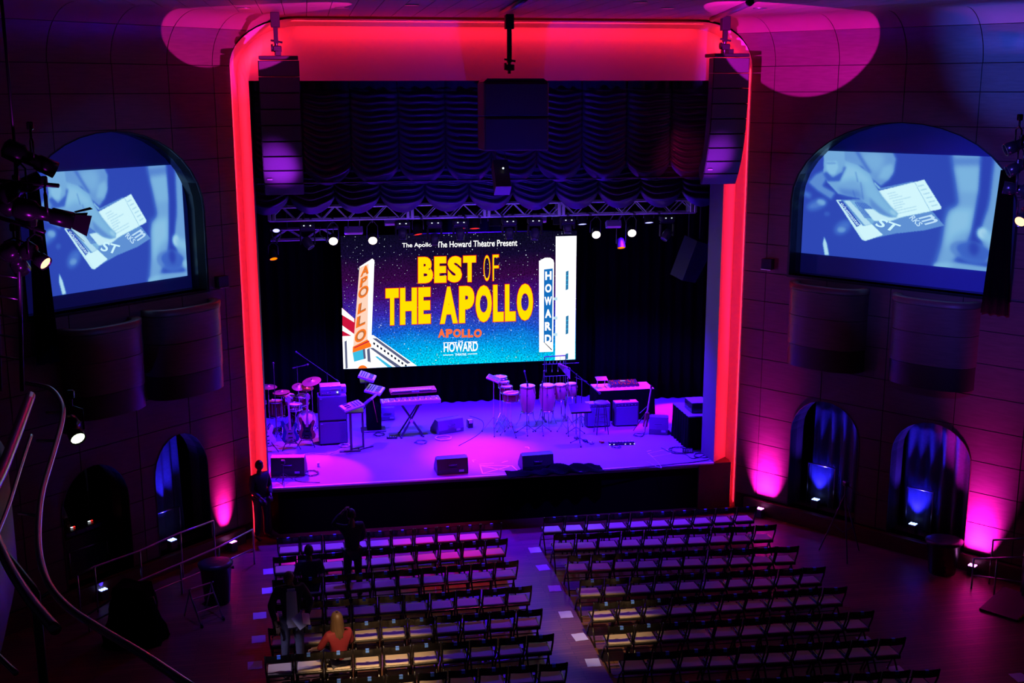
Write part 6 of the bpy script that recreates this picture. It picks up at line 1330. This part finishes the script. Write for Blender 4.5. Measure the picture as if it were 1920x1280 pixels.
# wall washes
spot('magenta_cove_left', (3.2, 17.5, 9.3), (-1.15, 23.1, 10.95), (1.0, .02, .62), 4600, 18, .06, .01)
spot('magenta_cove_right', (5.0, 17.0, 9.7), (9.1, 22.0, 10.75), (1.0, .01, .85), 5500, 24, .06, .01)
spot('blue_cove_right', (8.6, 17.0, 6.0), wp('right', 5.6, 10.3, .3), (.03, .09, 1), 3800, 30, 1)
spot('blue_wall_right', (6.0, 12.0, 9.0), wp('right', 6.0, 6.2, 0), (.10, .06, 1), 2200, 36, .9)
spot('dim_wall_left', (-0.5, 14.0, 9.5), wp('left', 2.6, 6.5, 0), (.5, .16, .4), 34, 60, .9)
spot('dim_wall_right', (7.5, 14.0, 9.5), wp('right', 2.6, 6.5, 0), (.42, .12, .7), 40, 60, .9)
spot('array_purple_left', (.8, 19.5, 2.5), at_y(530, 342, 23.2), (.45, .02, 1), 6500, 7.5, 1); spot('array_purple_right', (7.0, 19.5, 2.5), at_y(1340, 325, 23.2), (.45, .02, 1), 6500, 7.5, 1)
spot('curtain_blue', (4.0, 20.0, 3.0), (4.0, 25, 8.2), (.06, .015, 1), 800, 50, .8); spot('curtain_red', (6.0, 20.0, 6.0), (8.1, 25, 8.0), (1, .01, .15), 420, 13, .8)
spot('violet_reveal', (1.5, 23.6, 4.8), (XC1, 24.8, 4.4), (.40, .10, .8), 130, 60, .9)
# ================================================================== PEOPLE
def skinbody(pts, edges, rad, root, mats_by=None, sub=2):
    me = bpy.data.meshes.new('sk'); me.from_pydata([tuple(p) for p in pts], edges, []); ob = bpy.data.objects.new('sk', me); COL.objects.link(ob)
    ob.modifiers.new('skin', 'SKIN').use_smooth_shade = True
    for i, r_ in enumerate(rad):
        v = me.skin_vertices[0].data[i]; v.radius = r_ if isinstance(r_, tuple) else (r_, r_); v.use_root = (i == root)
    ss = ob.modifiers.new('sub', 'SUBSURF'); ss.levels = sub; ss.render_levels = sub
    dg = bpy.context.evaluated_depsgraph_get(); dg.update(); m2 = ob.evaluated_get(dg).to_mesh()
    vs = [tuple(v.co) for v in m2.vertices]; fs = [tuple(p.vertices) for p in m2.polygons]; ob.evaluated_get(dg).to_mesh_clear(); bpy.data.objects.remove(ob); bpy.data.meshes.remove(me); return vs, fs
def headmesh(c, rot, k=1.0):
    bm = bmesh.new(); bmesh.ops.create_uvsphere(bm, u_segments=28, v_segments=20, radius=1.0); vs = []
    for v in bm.verts:
        x, y, z = v.co                        # face looks along -y
        sx, sy, sz = .078, .098, .118
        if z < -.1: f = 1-.30*min(1, (-z-.1)/.9)**1.2; x *= f; y = y*(f if y > 0 else (f+.06))
        if y > .3 and z > -.2: y *= 1.04
        fy = max(0, -y)
        nose = math.exp(-((x/.16)**2+((z+.12)/.26)**2)); tip = math.exp(-((x/.20)**2+((z+.26)/.11)**2))
        eye = math.exp(-(((abs(x)-.40)/.18)**2+((z-.06)/.12)**2)); brow = math.exp(-(((abs(x)-.36)/.28)**2+((z-.24)/.09)**2)); lip = math.exp(-((x/.30)**2+((z+.50)/.07)**2)); chin = math.exp(-((x/.3)**2+((z+.82)/.14)**2))
        y -= fy*(.10*nose+.14*tip-.11*eye+.05*brow+.05*lip+.06*chin)
        vs.append(c+rot@Vector((x*sx*k, y*sy*k, z*sz*k)))
    bm.verts.index_update(); fs = [[v.index for v in f.verts] for f in bm.faces]; bm.free(); return vs, fs
def person(loc, rz, label, J, skinm, top, trous, hair=None, group=None, shoes=blackgl, headrot=(0, 0, 0), longhair=False, fem=False, k=1.0, sleeve=True):
    "J: dict of joints in metres, person faces local -Y"
    t = thing('person', label, 'person', loc, rz, group); t.scale = (k, k, k); V = {k: Vector(v) for k, v in J.items()}
    hr = RZ(headrot[2])@RX(headrot[0])@RY(headrot[1]); hc = V['head']
    # continuous body: torso, limbs, hands with fingers
    names = []; pts = []; rad = []; ed = []; idx = {}
    def A(n, p, r_): idx[n] = len(pts); pts.append(p); rad.append(r_); return idx[n]
    A('pelvis', V['pelvis'], (.11, .095)); A('belly', V['pelvis'].lerp(V['chest'], .5), (.10, .085)); A('chest', V['chest'], (.11, .09)); A('neckb', V['neck'], .06); A('necku', V['neck'].lerp(hc, .55), .05)
    ed += [(0, 1), (1, 2), (2, 3), (3, 4)]
    for s_ in ('l', 'r'):
        a = A('sh'+s_, V['sh'+s_], .058); b = A('el'+s_, V['el'+s_], .042); c = A('wr'+s_, V['wr'+s_], .028); d = (V['wr'+s_]-V['el'+s_]).normalized(); pm = A('pa'+s_, V['wr'+s_]+d*.06, (.030, .022))
        ed += [(idx['chest'], a), (a, b), (b, c), (c, pm)]
        a = A('hi'+s_, V['hi'+s_], .085); b = A('kn'+s_, V['kn'+s_], .058); c = A('an'+s_, V['an'+s_], .038); f = A('to'+s_, V['to'+s_], .034); ed += [(0, a), (a, b), (b, c), (c, f)]
    vs, fs = skinbody(pts, ed, rad, 0)
    mb = MB().add(vs, fs, True); hv, hf = headmesh(hc, hr); mb.add(hv, hf, True)
    for s_ in (-1, 1):
        e = hc+hr@Vector((s_*.078, .012, -.008)); mb.lathe([(.006, -.010), (.018, -.006), (.022, .002), (.014, .008), (.004, .006)], e, n=10, rot=hr@RY(R(90*s_)), sx=1.5, sy=.9)
    for s_ in ('l', 'r'):
        w_, e_ = V['wr'+s_], V['el'+s_]; d = (w_-e_).normalized(); sd = d.cross(Vector((0, 0, 1))); sd = sd.normalized() if sd.length > .1 else Vector((1, 0, 0)); up = sd.cross(d)
        sgn = 1 if s_ == 'l' else -1
        for k, (o_, L) in enumerate(((-.027, .062), (-.009, .072), (.009, .068), (.026, .052))):
            b = w_+d*.085+sd*o_; m1 = b+d*L*.45-up*.006; m2_ = m1+d*L*.3-up*.016; e3 = m2_+d*L*.2-up*.02; mb.tube([w_+d*.04+sd*o_*.8, b, m1, m2_, e3], .0085, 7)
        b = w_+d*.03-sd*.026*sgn; mb.tube([b, b+d*.03-sd*.022*sgn, b+d*.062-sd*.028*sgn-up*.008], .010, 7)
    mb.build('body', skinm, t)
    # clothing a little larger than the body
    def garment(name, keys, m_, edges, rr):
        vs, fs = skinbody([k for k in keys], edges, rr, 0); return MB().add(vs, fs, True).build(name, m_, t)
    lo = V['pelvis']+(V['pelvis']-V['chest']).normalized()*.06; ww = .155 if not fem else .150
    jt = [V['chest'], V['pelvis'].lerp(V['chest'], .5), lo, V['neck'].lerp(V['chest'], .25 if not fem else .12)]; je = [(0, 1), (1, 2), (0, 3)]; jr = [(ww+.02, .125), (ww-.015, .118), (ww+.008, .125), (.085, .075)]
    for s_ in ('l', 'r'):
        i = len(jt); jt += [V['sh'+s_], V['el'+s_], V['wr'+s_].lerp(V['el'+s_], .12 if sleeve else .8)]; je += [(0, i), (i, i+1), (i+1, i+2)]; jr += [.075, .057, .045]
    garment('jacket' if not fem else 'blouse', jt, top, je, jr)
    tt = [V['pelvis']]; te = []; tr = [(.152, .122)]
    for s_ in ('l', 'r'):
        i = len(tt); tt += [V['hi'+s_], V['kn'+s_], V['an'+s_]]; te += [(0, i), (i, i+1), (i+1, i+2)]; tr += [.098, .072, .058]
    garment('trousers', tt, trous, te, tr)
    for s_ in ('l', 'r'):
        a, b = V['an'+s_], V['to'+s_]; d = (b-a); d.z = 0; d = d.normalized(); vs, fs = skinbody([a-d*.04+Vector((0, 0, -.025)), a+d*.06+Vector((0, 0, -.035)), b+Vector((0, 0, .0))], [(0, 1), (1, 2)], [(.045, .045), (.045, .04), (.042, .028)], 0); MB().add([(x, y, max(0.0, z) if loc[2] < 2 else z) for x, y, z in vs], fs, True).build('shoe', shoes, t)
    if hair and longhair:
        rows = []; prof_ = [(.128, .02), (.118, .055), (.09, .080), (.05, .094), (.0, .099), (-.05, .101), (-.10, .104), (-.15, .108), (-.20, .112), (-.25, .112), (-.30, .100), (-.34, .07)]
        for z, w_ in prof_:
            r = []
            for i in range(37):
                a = R(-60)+R(300)*i/36 if z < .07 else R(-90)+R(360)*i/36
                rip = 1+.05*math.sin(a*13+z*20)*(.3+.7*(z < 0)); x = math.cos(a)*w_*rip*(.88 if z > 0 else .92); y = math.sin(a)*w_*1.12*rip+.012-(0 if z > -.1 else .0)
                r.append(hc+hr@Vector((x, y, z+.008)))
            rows.append(r)
        o = MB().grid(rows).build('hair', hair, t); o.modifiers.new('thickness', 'SOLIDIFY').thickness = .008
    elif hair:
        hb = []; bm = bmesh.new(); bmesh.ops.create_uvsphere(bm, u_segments=24, v_segments=16, radius=1.0); bm.verts.index_update(); bm.verts.ensure_lookup_table()
        for v in bm.verts:
            x, y, z = v.co; kx, ky, kz = .086, .106, .124
            if y < -.25 and z < .45: y = max(y, -.72+.35*max(0, z)); kx = .080
            if z < -.35: z = -.35+(z+.35)*.4
            hb.append(hc+hr@Vector((x*kx*(1+.03*math.sin(z*14)), (y*ky+.012), z*kz+.01)))
        keep = [[v.index for v in f.verts] for f in bm.faces if not all(v.co.y < -.35 and v.co.z < .5 for v in f.verts)]
        bm.free(); MB().add(hb, keep, True).build('hair', hair, t)
    return t
STAND = dict(pelvis=(0, 0, .96), chest=(0, .01, 1.32), neck=(0, .01, 1.50), head=(0, -.01, 1.65), shl=(-.19, .01, 1.43), shr=(.19, .01, 1.43), ell=(-.25, .03, 1.16), elr=(.25, .03, 1.16), wrl=(-.26, -.05, .92), wrr=(.26, -.05, .92),
             hil=(-.095, 0, .90), hir=(.095, 0, .90), knl=(-.11, -.02, .50), knr=(.11, -.02, .50), anl=(-.12, .03, .09), anr=(.12, .03, .09), tol=(-.14, -.13, .03), tor=(.14, -.13, .03))
# man at the left corner of the stage, hands before him, facing right
P = at_z(493, 1006, 0); J = dict(STAND); J.update(elr=(.24, -.02, 1.15), wrr=(.10, -.22, 1.02), ell=(-.24, .0, 1.15), wrl=(-.12, -.2, .98)); k_ = 1.04
person((P.x, P.y-.12, 0), R(40), 'standing man in dark clothes at the left corner of the stage', J, skind, navy, navy, dhair, headrot=(R(12), 0, R(-10)))
# standing person in the second row, hand raised to the head
P = at_z(664, 1118, 0); J = dict(STAND); J.update(elr=(.36, -.06, 1.52), wrr=(.16, -.05, 1.72), ell=(-.24, -.02, 1.16), wrl=(-.16, -.2, 1.02), head=(0, -.03, 1.64))
person((P.x, P.y, 0), R(200), 'standing person seen from behind with a hand raised to the head', J, skin, navy, navy, dhair, headrot=(R(8), 0, 0))
# jacketed man standing among the chairs, looking down at papers
P = at_z(551, 1264, 0); J = dict(STAND); J.update(head=(-.02, -.07, 1.63), neck=(0, -.01, 1.50), elr=(.31, .03, 1.16), wrr=(.20, -.20, 1.02), ell=(-.30, .05, 1.15), wrl=(-.24, -.10, .92))
q = person((P.x, P.y, 0), R(8), 'bald man in a dark jacket and pale shirt standing among the chairs', J, skind, navy, jeans, None, headrot=(R(24), 0, R(-25)), k=1.07)
MB().grid([[(x*(.075+.03*(1.42-z)), -.128-.03*(1-x*x)-(.012 if z < 1.1 else 0)-.02*math.sin((z-.9)*5), z) for x in (-1, -.6, -.2, .2, .6, 1)] for z in (.86, .98, 1.1, 1.22, 1.34, 1.44)]).build('shirt_front', shirt, q)
MB().prism([(-.055, 1.36), (0, 1.30), (.055, 1.36), (.06, 1.47), (-.06, 1.47)], (0, 0, 0), (1, 0, 0), (0, 0, 1), (0, -1, 0), .10, .135).build('collar', shirt, q)
sh_ = thing('paper_sheets', 'folded white papers held by the man in the dark jacket', 'paper', Vector(q.location)+RZ(q.rotation_euler[2])@Vector((.10, -.31, 1.08)), R(8)); rt = RX(R(50))@RZ(R(30)); MB().box((0, 0, 0), (.17, .24, .004), rt).box((.10, .0, .03), (.14, .20, .004), RX(R(40))@RY(R(30))).build('sheet', whitep, sh_)
SIT = dict(pelvis=(0, .02, .55), chest=(0, .04, .88), neck=(0, .02, 1.06), head=(0, -.02, 1.21), shl=(-.18, .03, 1.0), shr=(.18, .03, 1.0), ell=(-.24, -.06, .78), elr=(.24, -.06, .78), wrl=(-.14, -.28, .68), wrr=(.14, -.28, .68),
           hil=(-.09, 0, .53), hir=(.09, 0, .53), knl=(-.10, -.42, .52), knr=(.10, -.42, .52), anl=(-.11, -.42, .09), anr=(.11, -.42, .09), tol=(-.12, -.56, .03), tor=(.12, -.56, .03))
def seated(key, label, J, *a, off=(0, 0), turn=0, **kw):
    o = CH_[key]; rz = o.rotation_euler[2]; m_ = Matrix.Rotation(rz, 3, 'Z'); L = Vector(o.location)+m_@Vector((off[0], off[1]+.02, 0)); return person(L, rz+math.pi+turn, label, J, *a, **kw)
ks = min(CH_, key=lambda k: (scr(CH_[k].location+Vector((0, 0, .5)))[0]-640)**2+(scr(CH_[k].location+Vector((0, 0, .5)))[1]-1262)**2)
J = dict(SIT); J.update(elr=(.30, .0, .80), wrr=(.34, -.22, .70), ell=(-.24, -.04, .78), wrl=(-.16, -.26, .66))
seated(ks, 'seated woman with long blonde hair and a red blouse', J, skin, redtop, jeans, blond, fem=True, longhair=True, turn=R(20), sleeve=False)
ks2 = min(CH_, key=lambda k: (scr(CH_[k].location+Vector((0, 0, .5)))[0]-588)**2+(scr(CH_[k].location+Vector((0, 0, .5)))[1]-1092)**2)
seated(ks2, 'seated person in dark clothes in the rows behind the standing one', dict(SIT), skind, navy, navy, dhair)
c = wp('left', 4.0, 0.335, -1.22)
person((c.x, c.y, .335), R(-40)+math.pi/2, 'person in a light shirt at the mixing desk in the left arch', dict(STAND, wrl=(-.16, -.34, 1.0), wrr=(.16, -.34, 1.0), ell=(-.26, -.08, 1.15), elr=(.26, -.08, 1.15)), skind, shirt, navy, dhair)
